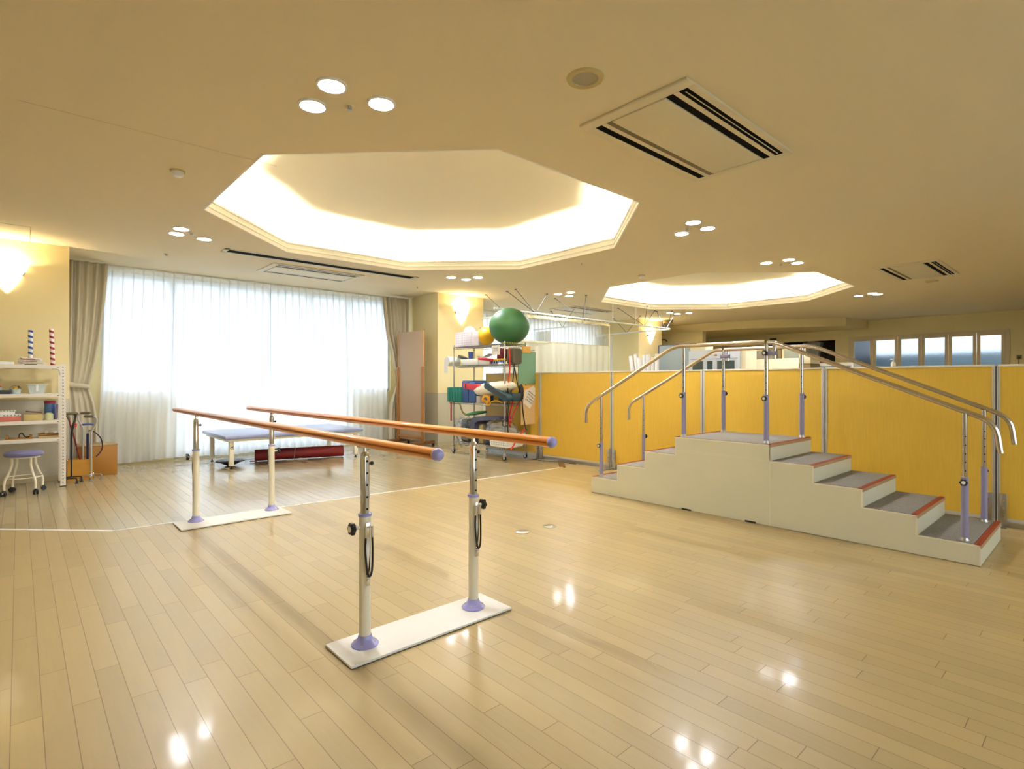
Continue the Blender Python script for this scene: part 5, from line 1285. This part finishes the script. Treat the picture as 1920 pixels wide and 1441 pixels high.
P = fr(862, 757, rx0 + .1); m = MB(); m.tube(bez([(rx0 + .1, P.y, .90), (rx0 + .1, P.y - .05, .80), (rx0 + .09, P.y - .12, .73), (rx0 + .08, P.y - .22, .70)], 6), .022, 10, flat=.4); solo('olive_strap', m, mat('olive_band', rgb(150, 138, 92), .7), 'olive webbing band curving down under the teal mats', 'strap', (rx0 + .1, P.y, .8))
a, b = fr(881, 800, rx0), fr(860, 800, rx0); m = MB(); m.blob((rx0 + .14, (a.y + b.y) / 2, .42), .13, (b.y - a.y) / 2, .21, amp=.05, seed=11, e=4); solo('black_bag', m, M_BLACKP, 'black upright bag on the lowest wire shelf at left', 'bag', (rx0 + .1, (a.y + b.y) / 2, .22))
a, b = fr(874, 800, rx0 - .03), fr(850, 800, rx0 - .03); m = MB(); m.blob((rx0 + .06, (a.y + b.y) / 2, .40), .085, (b.y - a.y) / 2, .24, amp=.16, seed=12, e=2.6, n=44, crumple=.05); solo('plastic_film_bundle', m, M_FILM, 'crumpled clear plastic film wrapped at the left of the lowest wire shelf', 'plastic film', (rx0, a.y, .2), angle=180)
a, b = fr(905, 810, rx0 + .1), fr(889, 810, rx0 + .1); m = MB(); m.box(rx0 + .1, rx0 + .3, a.y, b.y, .22, .56, cham=.02); solo('tan_cushion', m, mat('tan_cushion', rgb(176, 160, 120), .8), 'tan cushion under the slate angled cushion', 'cushion', (rx0 + .2, a.y, .22))
a, b = fr(950, 800, rx0), fr(904, 800, rx0); m = MB(); m.blob((rx0 + .15, (a.y + b.y) / 2, .44), .15, (b.y - a.y) / 2, .2, amp=.08, seed=13, e=3, n=44, crumple=.05); solo('plastic_bag', m, M_FILM, 'large crumpled clear plastic bag on the lowest wire shelf', 'plastic bag', (rx0 + .1, (a.y + b.y) / 2, .22), angle=180)
m = MB(); m.box(rx0 + .1, rx0 + .32, a.y + .06, b.y - .06, .23, .52, cham=.05); solo('beige_pad', m, mat('beige_pad', rgb(190, 182, 160), .8), 'beige pad wrapped inside the clear plastic bag', 'pad', (rx0 + .2, a.y, .23))
a, b = fr(923, 825, rx0), fr(905, 825, rx0); m = MB(); m.blob((rx0 + .1, (a.y + b.y) / 2, .30), .09, (b.y - a.y) / 2, .08, amp=.06, seed=14); solo('navy_cloth_bundle', m, M_NAVY, 'navy cloth bundle beside the white perforated basket', 'cloth', (rx0 + .1, a.y, .22))
a, b = fr(952, 820, rx0 - .04), fr(917, 820, rx0 - .04)
def perf_basket(lab, x0, x1, y0, y1, z0, h, oval=False):
    t = thing('laundry_basket', lab, 'basket', ((x0 + x1) / 2, (y0 + y1) / 2, z0), 'white perforated baskets')
    m = MB(); cx_, cy_ = (x0 + x1) / 2, (y0 + y1) / 2
    if oval:
        def rg(s, zz): return [(cx_ + (x1 - x0) / 2 * s * math.cos(q), cy_ + (y1 - y0) / 2 * s * math.sin(q), zz) for q in [2 * PI * k / 36 for k in range(36)]]
        R_ = [rg(.8, z0), rg(1, z0 + h), rg(1.05, z0 + h), rg(1.05, z0 + h - .02), rg(.97, z0 + h - .02)]
        m._add([p for r_ in R_ for p in r_], [(j * 36 + k, j * 36 + (k + 1) % 36, (j + 1) * 36 + (k + 1) % 36, (j + 1) * 36 + k) for j in range(4) for k in range(36)] + [list(range(36))[::-1]])
    else: tub(m, (cx_, cy_), (x1 - x0) / 2 * .88, (x1 - x0) / 2, (y1 - y0) / 2 * .88, (y1 - y0) / 2, z0, z0 + h)
    bo = build('basket_body', m, M_PLASTW, t, angle=50)
    m = MB()
    for r_ in range(4):
        for k in range(9):
            y = y0 + (y1 - y0) * (.14 + .72 * k / 8); zz = z0 + h * (.2 + r_ * .17)
            xo = x0 + (1 - (zz - z0) / h) * (x1 - x0) / 2 * .12
            if not oval: m.box(xo - .0015, xo + .001, y - .006, y + .006, zz - .006, zz + .006)
    if not oval: build('holes', m, M_HOLE, bo)
    else:
        m.box(x0 + .005, x0 + .012, cy_ - .05, cy_ + .05, z0 + h - .09, z0 + h - .05); build('hand_slot', m, mat('olive_slot', rgb(110, 100, 62), .7), bo)
    return t
perf_basket('white perforated plastic basket at the front of the lowest wire shelf', rx0 - .05, rx0 + .22, a.y, b.y, .222, .20)
perf_basket('white oval basket at the right end of the lowest wire shelf', 6.03, 6.38, ry0 - .09, ry0 + .30, .222, .22, oval=True)
# things hanging at the rack's right end (plane y = ry0)
YE = ry0 - .03
def strap_pts(l, Y0=YE): return [Yp(x, y, Y0 - .0) for x, y in l]
def ribbon(lab, l, m_, w, Y0=YE, r=None, nm='hanging_belt', group='belts hanging on the rack end'):
    P_ = bez(strap_pts(l, Y0), 6); m = MB(); m.tube(P_, w, 10, flat=.35); return solo(nm, m, m_, lab, 'belt', P_[0], group)
ribbon('bright red webbing belt hanging straight down at the rack end', [(955, 652), (956, 680), (955, 700), (953, 722)], M_REDS, .018)
ribbon('red webbing belt crossing down beside the black straps', [(967, 738), (962, 752), (956, 775), (954, 790), (957, 800)], M_REDS, .020, YE - .02)
ribbon('second red webbing belt hanging slanted toward the wooden board', [(976, 748), (966, 768), (958, 788), (955, 796)], M_REDS, .016, YE - .04)
ribbon('long black strap hanging down the rack end', [(963, 655), (964, 690), (959, 730), (953, 765), (952, 800), (954, 818)], M_BLACK, .013, YE - .01)
ribbon('black strap with buckle hanging behind the red belts', [(965, 690), (971, 722), (978, 745), (981, 775), (985, 800), (988, 806)], M_BLACK, .013, YE - .045)
ribbon('short black strap beside the rack post', [(951, 722), (953, 745), (950, 768), (951, 790)], M_BLACK, .014, YE - .02)
ribbon('red belt tail hanging over the oval basket', [(984, 802), (976, 815), (968, 826), (961, 838), (957, 843)], M_REDS, .018, YE - .11)
P = Yp(947, 793, YE - .05); m = MB(); m.tube([P + Vector((.06 * math.cos(q), 0, .055 * math.sin(q))) for q in [2 * PI * k / 20 for k in range(20)]], .006, 8, closed=True); solo('black_ring_handle', m, M_BLACK, 'black ring handle hanging beside the plastic bag', 'ring', P)
P = Yp(977, 735, YE - .03); m = MB(); m.blob(P, .05, .03, .13, amp=.12, seed=21); solo('dark_pouch', m, M_BLACK, 'black pouch hanging between the green pad and red belts', 'pouch', P)
P = Yp(968, 749, YE - .06); m = MB(); m.blob(P, .022, .01, .05, amp=.02, seed=2); solo('buckle_plate', m, M_GREYP, 'pale grey buckle plate among the hanging belts', 'buckle', P)
# side bar holding the boards
m = MB(); m.tube([Yp(960, 662, YE), Yp(1002, 657, YE)], .010, 10); solo('hanging_bar', m, M_STEEL, 'short steel bar sticking out at the rack end above the green pad', 'bar', Yp(980, 660, YE))
a, b = Yp(972, 660, YE - .03), Yp(1004, 720, YE - .03)
m = MB(); m.box(a.x, b.x, YE - .035, YE - .015, Yp(988, 720, YE).z, Yp(988, 659, YE).z, cham=.005); solo('green_pad', m, M_GREENPAD, 'pale green rectangular pad hanging at the rack end', 'pad', ((a.x + b.x) / 2, YE - .03, b.z))
t = thing('wooden_hook_block', 'small yellow pine block with screw above the pale green pad', 'wooden block', Yp(987, 655, YE - .04))
a, b, zz0, zz1 = Yp(979, 655, YE - .04).x, Yp(994, 655, YE - .04).x, Yp(986, 659, YE - .04).z, Yp(986, 649, YE - .04).z
m = MB(); m.box(a, b, YE - .055, YE - .036, zz0 - .02, zz1, cham=.003); build('block', m, M_YWOOD, t); m = MB(); m.ball(((a + b) / 2 + .01, YE - .056, (zz0 + zz1) / 2), .006, 10); build('screw', m, M_CHROME, t)
t = thing('hanging_wooden_board', 'pale wooden board hanging at the rack end below the green pad', 'wooden board', Yp(992, 795, YE - .02))
a, b = Yp(977, 760, YE - .02), Yp(1007, 760, YE - .02); zb_, zt_ = Yp(992, 795, YE).z, Yp(992, 727, YE).z
m = MB(); m.box(a.x, b.x, YE - .02, YE - .008, zb_, zt_, cham=.002); build('board', m, M_LWOOD, t); m = MB(); m.box(a.x + .03, b.x - .05, YE - .022, YE - .012, zt_ - .02, zt_ + .04, cham=.003); build('hanger_block', m, M_YWOOD, t)
pts = [Yp(x, y, YE - .03) for x, y in ((984, 732), (1000, 723), (1008, 733), (994, 766), (981, 755))]
t = thing('handwritten_note', 'tilted cream paper covered in handwritten characters, hanging on the wooden board', 'paper note', pts[3])
m = MB(); m._add([p for p in pts] + [p + Vector((0, .002, 0)) for p in pts], [(0, 1, 2, 3, 4), (9, 8, 7, 6, 5)] + [(i, i + 5, (i + 1) % 5 + 5, (i + 1) % 5) for i in range(5)]); sh = build('sheet', m, M_PAPER, t)
m = MB(); rnd = random.Random(8); o_ = Yp(994.5, 745, YE - .032); u = (pts[2] - pts[0]).normalized(); u = Vector((.87, 0, -.5)); v = Vector((-.5, 0, -.87))
for r_ in range(4):
    for k in range(6):
        c = o_ + u * (k - 2.5) * .030 + v * (r_ - 1.5) * .048
        for s in range(5):
            an = rnd.choice((0, PI / 2, .8)); dd = u * math.cos(an) + v * math.sin(an); cc = c + u * rnd.uniform(-.010, .010) + v * rnd.uniform(-.012, .012)
            m.tube([cc - dd * .010, cc + dd * .010], .0017, 4)
build('handwriting', m, M_INK, sh)

# ================================================================== CURTAINED BAY (behind the partitions)
RZ_ = 2.66; RY1 = 7.75; RX1 = 12.62
t = thing('curtain_track_frame', 'white hospital curtain track hung from the ceiling on V-shaped struts', 'curtain track', (9.5, 8.8, RZ_))
m = MB(); m.tube(fillet([(6.55, RY1, RZ_), (RX1, RY1, RZ_), (RX1, 10.35, RZ_)], .22, 8), .018, 10); build('main_track', m, M_RAILW, t)
m = MB(); m.tube([(10.1, RY1, RZ_), (10.1, 10.35, RZ_)], .014, 10); build('divider_track', m, M_RAILW, t)
m = MB(); m.tube([(7.4, RY1, RZ_), (7.4, 10.35, RZ_)], .014, 10); build('divider_track', m, M_RAILW, t)
def vee(p, tops):
    for q in tops:
        m = MB(); m.tube([p, q], .0065, 8); m.lathe([(.0001, -.018), (.024, -.016), (.026, 0), (.0001, 0)], (q[0], q[1], HC), 12); build('strut', m, M_STRUT, t)
vee((7.62, RY1, RZ_), [(7.18, 7.85, HC), (8.05, 7.85, HC), (7.22, 8.15, HC)])
vee((6.72, RY1, RZ_), [tuple(zp(911, 552, HC))])
for px1, px2, py in ((1041, 1099, 559),):
    vee((9.05, RY1, RZ_), [tuple(zp(1041, 559, HC)), tuple(zp(1099, 553, HC))])
vee((11.35, RY1, RZ_), [(10.9, 8.2, HC), (11.1, 7.5, HC), (11.95, 7.85, HC)])
vee((RX1 - .15, RY1 + .1, RZ_), [(12.1, 7.9, HC), (12.35, 7.6, HC), (13.1, 8.0, HC)])
vee((RX1, 9.2, RZ_), [(12.62, 8.75, HC), (12.62, 9.65, HC)])
vee((10.1, 9.3, RZ_), [(10.1, 8.9, HC), (10.1, 9.7, HC)])
for x, y in ((10.1, RY1), (11.0, RY1), (12.1, RY1), (9.9, 8.4)):
    m = MB(); m.tube([(x, y, RZ_), (x, y, HC)], .006, 8); build('hanger_rod', m, M_RAILW, t)
t = thing('partition_curtain', 'cream hospital partition curtain with net top hanging behind the low screens', 'curtain', (8.6, RY1, .3))
m = MB(); pleated(m, lambda q: 6.75, lambda q: 9.98, RY1, .35, 2.10, 14, lambda q: .010 + .022 * q, seed=3); build('cloth', m, M_HOSP, t, angle=180)
m = MB(); pleated(m, lambda q: 6.75, lambda q: 9.98, RY1, 2.10, 2.585, 14, .012, seed=3, nv=4); build('net_top', m, M_MESH, t, angle=180)
m = MB(); pleated(m, lambda q: 6.75, lambda q: 9.98, RY1 - .002, 2.555, 2.62, 14, .010, seed=3, nv=2); m.box(9.96, 9.985, RY1 - .008, RY1 + .008, .4, 2.6); build('header_band', m, mat('cream_tape', rgb(238, 228, 190), .8), t, angle=180)
m = MB(); pleated(m, lambda q: 6.75, lambda q: 9.98, RY1 - .003, 2.08, 2.11, 14, .010, seed=3, nv=1); build('seam_band', m, mat('cream_seam', rgb(226, 218, 176), .8), t, angle=180)
net = None
for k in range(26):
    y = RY1 - .004; x = 9.15 + k * .033
    m = MB(); m.tube([(x, y, 2.12), (x, y, 2.56)], .0022, 4); build('net_cord', m, mat('net_cord', rgb(150, 138, 100), .8) if 'net_cord' not in MATS else MATS['net_cord'], t)
hk = MB()
for k in range(24): x = 6.9 + k * .13; hk.ball((x, RY1 - .01, 2.632), .009, 8)
build('curtain_hooks', hk, M_BLACKP, t)
m = MB(); pleated(m, lambda q: 0, lambda q: .45, 0, 0, 2.3, 7, .04, seed=5)
def side_curtain(x, y0, y1, lab):
    m = MB(); pleated(m, lambda q: y0, lambda q: y1, 0, .4, 2.60, 8, .045, seed=int(x * 3))
    m.v = [Vector((x + v.y, v.x, v.z)) for v in m.v]
    tag(build('partition_curtain', m, M_MESH if False else sheer('gathered_net', (.84, .88, .88, 1), .35, .5), None, loc=(x, y0, .4), angle=180), lab, 'curtain', 'gathered bay curtains')
side_curtain(10.1, 9.75, 10.2, 'gathered pale curtain at the window end of the middle divider track')
side_curtain(RX1, 9.7, 10.25, 'gathered pale curtain at the window end of the far track')

# ================================================================== OFFICE SIDE
# paper rolls in a white bin by the far sconce pillar
P = Xp(1213, 690, 9.6)
t = thing('roll_bin', 'white paper bin holding tall paper rolls behind the low screens', 'bin', (9.6, P.y, 0))
m = MB(); bx0, bx1, by0, by1 = 9.44, 9.62, P.y - .32, P.y + .10
for c in ((bx0 - .01, bx0, by0, by1), (bx1, bx1 + .01, by0, by1), (bx0, bx1, by0 - .01, by0), (bx0, bx1, by1, by1 + .01)): m.box(*c, 0, 1.52)
m.box(bx0, bx1, by0, by1, 0, .01); build('bin_body', m, M_PLASTW, t)
for k in range(7):
    f_ = k / 6; y = P.y + .22 - f_ * .42; tl = (.5 - f_) * .22
    m = MB(); r_ = .045; m.cyl((9.5 + .03 * (k % 2), P.y + .05 - f_ * .32, .012), (9.5 + .03 * (k % 2), y + tl, 1.83 + .04 * math.sin(2.2 * k)), r_, seg=16)
    m.cur = 1; zt2 = 1.83 + .04 * math.sin(2.2 * k); m.cyl((9.5 + .03 * (k % 2), y + tl, zt2), (9.5 + .03 * (k % 2), y + tl, zt2 + .001), r_ * .6, seg=12)
    solo('paper_roll', m, [mat('patterned_paper', rgb(232, 232, 238), .6, var=.12, scale=22), M_HOLE], 'tall white paper roll in the bin, %s of seven' % ['leftmost', 'second from the left', 'third from the left', 'middle', 'third from the right', 'second from the right', 'rightmost'][k], 'paper roll', (9.5, y, 1.2), 'tall white paper rolls')
# grey-blue screen
a, b = Xp(1237, 648, 10.0), Xp(1290, 648, 10.0)
t = thing('grey_screen', 'blue-grey tall office screen right of the paper rolls', 'screen', (10.0, (a.y + b.y) / 2, 0))
m = MB(); m.box(9.98, 10.02, b.y - .2, a.y, .05, a.z, cham=.004); build('panel', m, M_GREYP, t)
m = MB(); m.box(9.97, 10.03, a.y, a.y + .02, 0, a.z + .005); m.box(9.97, 10.03, b.y - .2, a.y, a.z, a.z + .012); build('frame', m, M_SLATE, t)
# white glass-door cabinet
X0 = 8.3; a, b = Xp(1291, 657, X0), Xp(1387, 655, X0); zt_ = 1.81
t = thing('glass_cabinet', 'white office cabinet with dark glass sliding doors behind the stair platform', 'cabinet', (X0 + .2, (a.y + b.y) / 2, 0))
m = MB(); m.box(X0, X0 + .4, b.y, a.y, 0, zt_, cham=.005); build('cabinet_body', m, M_CABW, t)
zw = Xp(1340, 673, X0).z
yy = [a.y - .04, a.y - .30, a.y - .47, b.y + .04]
for k in range(3):
    m = MB(); y1_, y0_ = yy[k] - .008, yy[k + 1] + .008; f = .028
    m.box(X0 - .012, X0 - .0, y0_, y1_, zw - f, zw, cham=.002); m.box(X0 - .012, X0, y0_, y1_, .9, .9 + f); m.box(X0 - .012, X0, y0_, y0_ + f, .9 + f, zw - f); m.box(X0 - .012, X0, y1_ - f, y1_, .9 + f, zw - f); dr = build('glass_door', m, M_CABW, t)
    m = MB(); m.box(X0 - .006, X0 - .002, y0_ + f, y1_ - f, .9 + f, zw - f); build('door_glass', m, M_DGLASS, dr)
m = MB(); m.box(X0 - .003, X0, b.y + .03, a.y - .03, zw + .004, zw + .01); build('door_track', m, M_BLUEP, t)
m = MB(); m.box(X0 - .002, X0, b.y + .36, b.y + .46, zw + .04, zw + .085); lb = build('label_card', m, M_PAPER, t)
m = MB(); m.box(X0 - .003, X0 - .002, b.y + .375, b.y + .40, zw + .05, zw + .075); m.box(X0 - .003, X0 - .002, b.y + .41, b.y + .42, zw + .05, zw + .07); build('card_mark', m, M_INK, lb)
bx('cream_box', 'cream box standing on the left end of the white glass cabinet', 'box', X0 + .05, X0 + .3, a.y - .28, a.y + .0, zt_, zt_ + .09, M_CABC)
bx('office_pillar_cabinet', 'narrow tall cream cabinet side right of the white glass cabinet', 'cabinet', X0 + .02, X0 + .4, b.y - .085, b.y - .005, 0, zt_ + .0, M_CABC)
# machines behind
X1 = 11.2; a, b = Xp(1396, 656, X1), Xp(1417, 656, X1)
t = thing('wall_shelf_unit', 'pale office unit with two small dark windows behind the stairs', 'office unit', (X1, (a.y + b.y) / 2, 0))
m = MB(); m.box(X1, X1 + .3, b.y, a.y, 0, 1.95, cham=.005); build('unit_body', m, M_CABC, t)
for px in (1402, 1409): q = Xp(px, 661, X1); m = MB(); m.box(X1 - .004, X1, q.y - .025, q.y + .025, q.z - .03, q.z + .04); build('small_window', m, M_HOLE, t)
m = MB(); q = Xp(1406, 671, X1); m.box(X1 - .005, X1, b.y + .02, a.y - .02, q.z - .05, q.z + .03); build('lower_panel', m, M_GREYP, t)
a, b = Xp(1418, 656, X1), Xp(1457, 656, X1)
bx('copier_machine', 'grey-brown office machine behind the near stair post', 'machine', X1, X1 + .4, b.y, a.y, 0, 1.93, M_MACHG, cham=.01)
a, b = Xp(1458, 656, X1), Xp(1465, 656, X1); bx('brown_panel', 'narrow brown upright panel right of the grey machine', 'panel', X1, X1 + .3, b.y, a.y, 0, 1.93, mat('brownish', rgb(128, 110, 76), .6), cham=.004)
a, b = Xp(1466, 656, X1), Xp(1500, 656, X1)
t = thing('glass_panel_unit', 'pale grey-green glass panel unit before the kitchen hatch', 'office unit', (X1, (a.y + b.y) / 2, 0))
m = MB(); m.box(X1, X1 + .3, b.y, a.y, 0, 1.97, cham=.004); build('unit_body', m, M_CABC, t); m = MB(); m.box(X1 - .005, X1, b.y + .02, a.y - .04, 1.2, 1.92); build('glass_panel', m, mat('pale_glass', rgb(178, 188, 180), .15, var=.12, scale=4), t)
# low cream cabinet row
X2 = 8.9; a, b = Xp(1395, 674, X2), Xp(1498, 673, X2)
t = thing('low_cabinet', 'long cream low office cabinet top behind the stair platform', 'cabinet', (X2 + .2, (a.y + b.y) / 2, 0))
m = MB(); m.box(X2, X2 + .4, b.y, a.y, 0, a.z, cham=.005); build('cabinet_body', m, M_CABC, t)
m = MB(); m.box(X2 - .006, X2, b.y + .01, a.y - .03, .9, a.z - .07, cham=.003); build('door', m, M_CABC, t)
m = MB(); q = Xp(1411, 679, X2); m.box(X2 - .003, X2, q.y - .03, q.y + .03, q.z - .004, q.z + .006); build('name_plate', m, M_INK, t)
a, b = Xp(1499, 668, X2), Xp(1520, 668, X2)
t = thing('small_office_cabinet', 'small brown and cream cabinet right of the long cream one', 'cabinet', (X2 + .2, (a.y + b.y) / 2, 0))
m = MB(); m.box(X2, X2 + .4, b.y, a.y, 0, 1.57, cham=.004); build('cabinet_body', m, mat('olive_brown_wood', rgb(134, 112, 62), .5), t)
m = MB(); m.box(X2 - .005, X2 + .4, b.y, a.y, 1.572, 1.70, cham=.01); build('top_box', m, M_CABC, t)
# white counter under the hatch
X3 = 15.5; a, b = Xp(1521, 676, X3), Xp(1600, 676, X3)
t = thing('white_counter', 'white counter with stacked items before the kitchen hatch', 'counter', (X3 + .3, (a.y + b.y) / 2, 0))
m = MB(); m.box(X3, X3 + .6, b.y, a.y, 0, 1.78, cham=.01); build('counter_body', m, M_PLASTW, t)
m = MB(); m.box(X3 - .005, X3, b.y + .05, a.y - .05, 1.60, 1.70); build('blue_strip', m, M_GREYP, t)
q = Xp(1529, 671, X3); bx('red_folded_cloth', 'dark pink folded cloth on the white counter by the hatch', 'cloth', X3 + .05, X3 + .3, q.y - .12, q.y + .1, 1.78, 1.86, mat('dark_pink', rgb(150, 60, 78), .7), cham=.02)
# soap bottle, exit sign, wall outlet, wall camera
q = Xp(1675, 686, 12.0); t = thing('soap_bottle', 'small white pump bottle rising above the low screen before the frosted windows', 'bottle', (12.0, q.y, 1.45))
bx('side_table', 'narrow cream sideboard hidden behind the low screens under the white pump bottle', 'sideboard', 11.8, 12.3, q.y - .5, q.y + .5, 0, 1.56, M_CABC)
m = MB(); m.lathe([(.0001, 0), (.04, 0), (.042, .07), (.03, .095), (.012, .105), (.012, .12)], (12.0, q.y, 1.56), 20); build('bottle_body', m, M_PLASTW, t); m = MB(); m.cyl((12.0, q.y, 1.68), (12.0, q.y, 1.71), .006); m.box(11.99, 12.01, q.y - .01, q.y + .045, 1.705, 1.72, cham=.003); build('pump_head', m, M_PLASTW, t)
t['label'] = 'small white pump bottle rising above the low screen before the frosted windows'
q = Xp(1450, 636, XR); t = thing('exit_sign', 'small dark green exit sign high on the far wall', 'sign', (XR - .02, q.y, q.z))
m = MB(); m.box(XR - .05, XR, q.y - .10, q.y + .10, q.z - .035, q.z + .035, cham=.004); build('sign_box', m, mat('dark_green_sign', rgb(44, 62, 36), .5), t)
q = Xp(1911, 670, XR); t = thing('wall_socket', 'dark wall socket with thin hanging cord at the far right of the wall', 'wall socket', (XR - .02, q.y, q.z))
m = MB(); m.box(XR - .012, XR, q.y - .05, q.y + .05, q.z - .04, q.z + .06, cham=.004); build('socket_plate', m, mat('socket_olive', rgb(120, 112, 72), .5), t); m = MB(); m.box(XR - .03, XR - .012, q.y - .02, q.y + .015, q.z - .02, q.z + .02, cham=.004); build('plug', m, M_BLACK, t)
m = MB(); m.tube(bez([(XR - .02, q.y, q.z), (XR - .02, q.y + .01, q.z - .12), (XR - .015, q.y - .01, q.z - .4)], 6), .005, 6); build('cord', m, M_BLACK, t)
q = Xp(1255, 639, 16.0); t = thing('wall_bracket', 'small black bracket on the dark far wall right of the sconce pillar', 'bracket', (16.0, q.y, q.z))

# wall beyond the bay so the dark corner closes behind the office
m = MB(); m.box(15.7, 15.9, 8.6, YF, 0, 2.87); struct('wall_far_corner', m, M_WALL)
m = MB(); m.tube([(15.69, q.y + .1, q.z - .03), (15.60, q.y + .1, q.z + .02), (15.60, q.y - .1, q.z + .02), (15.69, q.y - .1, q.z - .03)], .015, 8)
bpy.data.objects.remove(t)
solo('wall_bracket', m, M_BLACKP, 'small black bracket on the dark far wall right of the sconce pillar', 'bracket', (15.65, q.y, q.z))
# cable on the floor by the screens
P = zp(988, 861); Q = zp(1030, 862)
m = MB(); m.tube(bez([(6.30, 6.60, .004), (6.38, 6.45, .004), (6.36, 6.3, .004), (6.45, 6.1, .004), (6.50, 5.7, .004)], 8), .004, 6); solo('floor_cable', m, M_BLACK, 'thin black cable lying on the floor beside the leftmost screen post', 'cable', (6.4, 6.3, 0))

# ================================================================== LIGHT, WORLD, CAMERA
w = bpy.data.worlds.new('sky'); bpy.context.scene.world = w; w.use_nodes = True
nt = w.node_tree; N = nt.nodes; L = nt.links; bg = N['Background']
tc = N.new('ShaderNodeTexCoord'); sp = N.new('ShaderNodeSeparateXYZ'); L.new(tc.outputs['Generated'], sp.inputs[0])
rp = N.new('ShaderNodeValToRGB'); mr = N.new('ShaderNodeMapRange'); mr.inputs[1].default_value = -.2; mr.inputs[2].default_value = .6; L.new(sp.outputs['Z'], mr.inputs[0]); L.new(mr.outputs[0], rp.inputs[0])
rp.color_ramp.elements[0].color = (.40, .50, .56, 1); rp.color_ramp.elements[1].color = (.80, .90, 1.0, 1)
e = rp.color_ramp.elements.new(.35); e.color = (.86, .93, 1, 1)
L.new(rp.outputs[0], bg.inputs[0]); bg.inputs[1].default_value = 1.6
for (x0, x1, z0, z1, yy_, ro) in ((.95, 6.0, .02, 3.02, YF + .16, -PI / 2), (8.0, 12.9, 1.1, 2.95, YF + .16, -PI / 2), (-.6, 8.0, .9, 2.95, YB - .16, PI / 2)):
    l = bpy.data.lights.new('daylight_portal', 'AREA'); l.shape = 'RECTANGLE'; l.size = x1 - x0; l.size_y = z1 - z0; l.cycles.is_portal = True
    o = bpy.data.objects.new('daylight_portal', l); COL.objects.link(o); o.location = ((x0 + x1) / 2, yy_, (z0 + z1) / 2); o.rotation_euler = (ro, 0, 0)
cam = bpy.data.cameras.new('camera'); co = bpy.data.objects.new('camera', cam); COL.objects.link(co)
co.location = (0, 0, CAM_H); co.rotation_euler = (PI / 2, 0, -YAW)
cam.sensor_fit = 'HORIZONTAL'; cam.sensor_width = 36; cam.lens = 36 * F_PX / 1920; cam.shift_y = -(720.5 - HY) / 1920
cam.clip_start = .05; cam.clip_end = 300
sc = bpy.context.scene; sc.camera = co
sc.view_settings.view_transform = 'Standard'; sc.view_settings.look = 'None'; sc.view_settings.gamma = 1; sc.view_settings.exposure = 1.47; sc.view_settings.use_curve_mapping = False
sc.cycles.use_denoising = True; sc.cycles.max_bounces = 10; sc.cycles.transparent_max_bounces = 16; sc.cycles.sample_clamp_indirect = 6
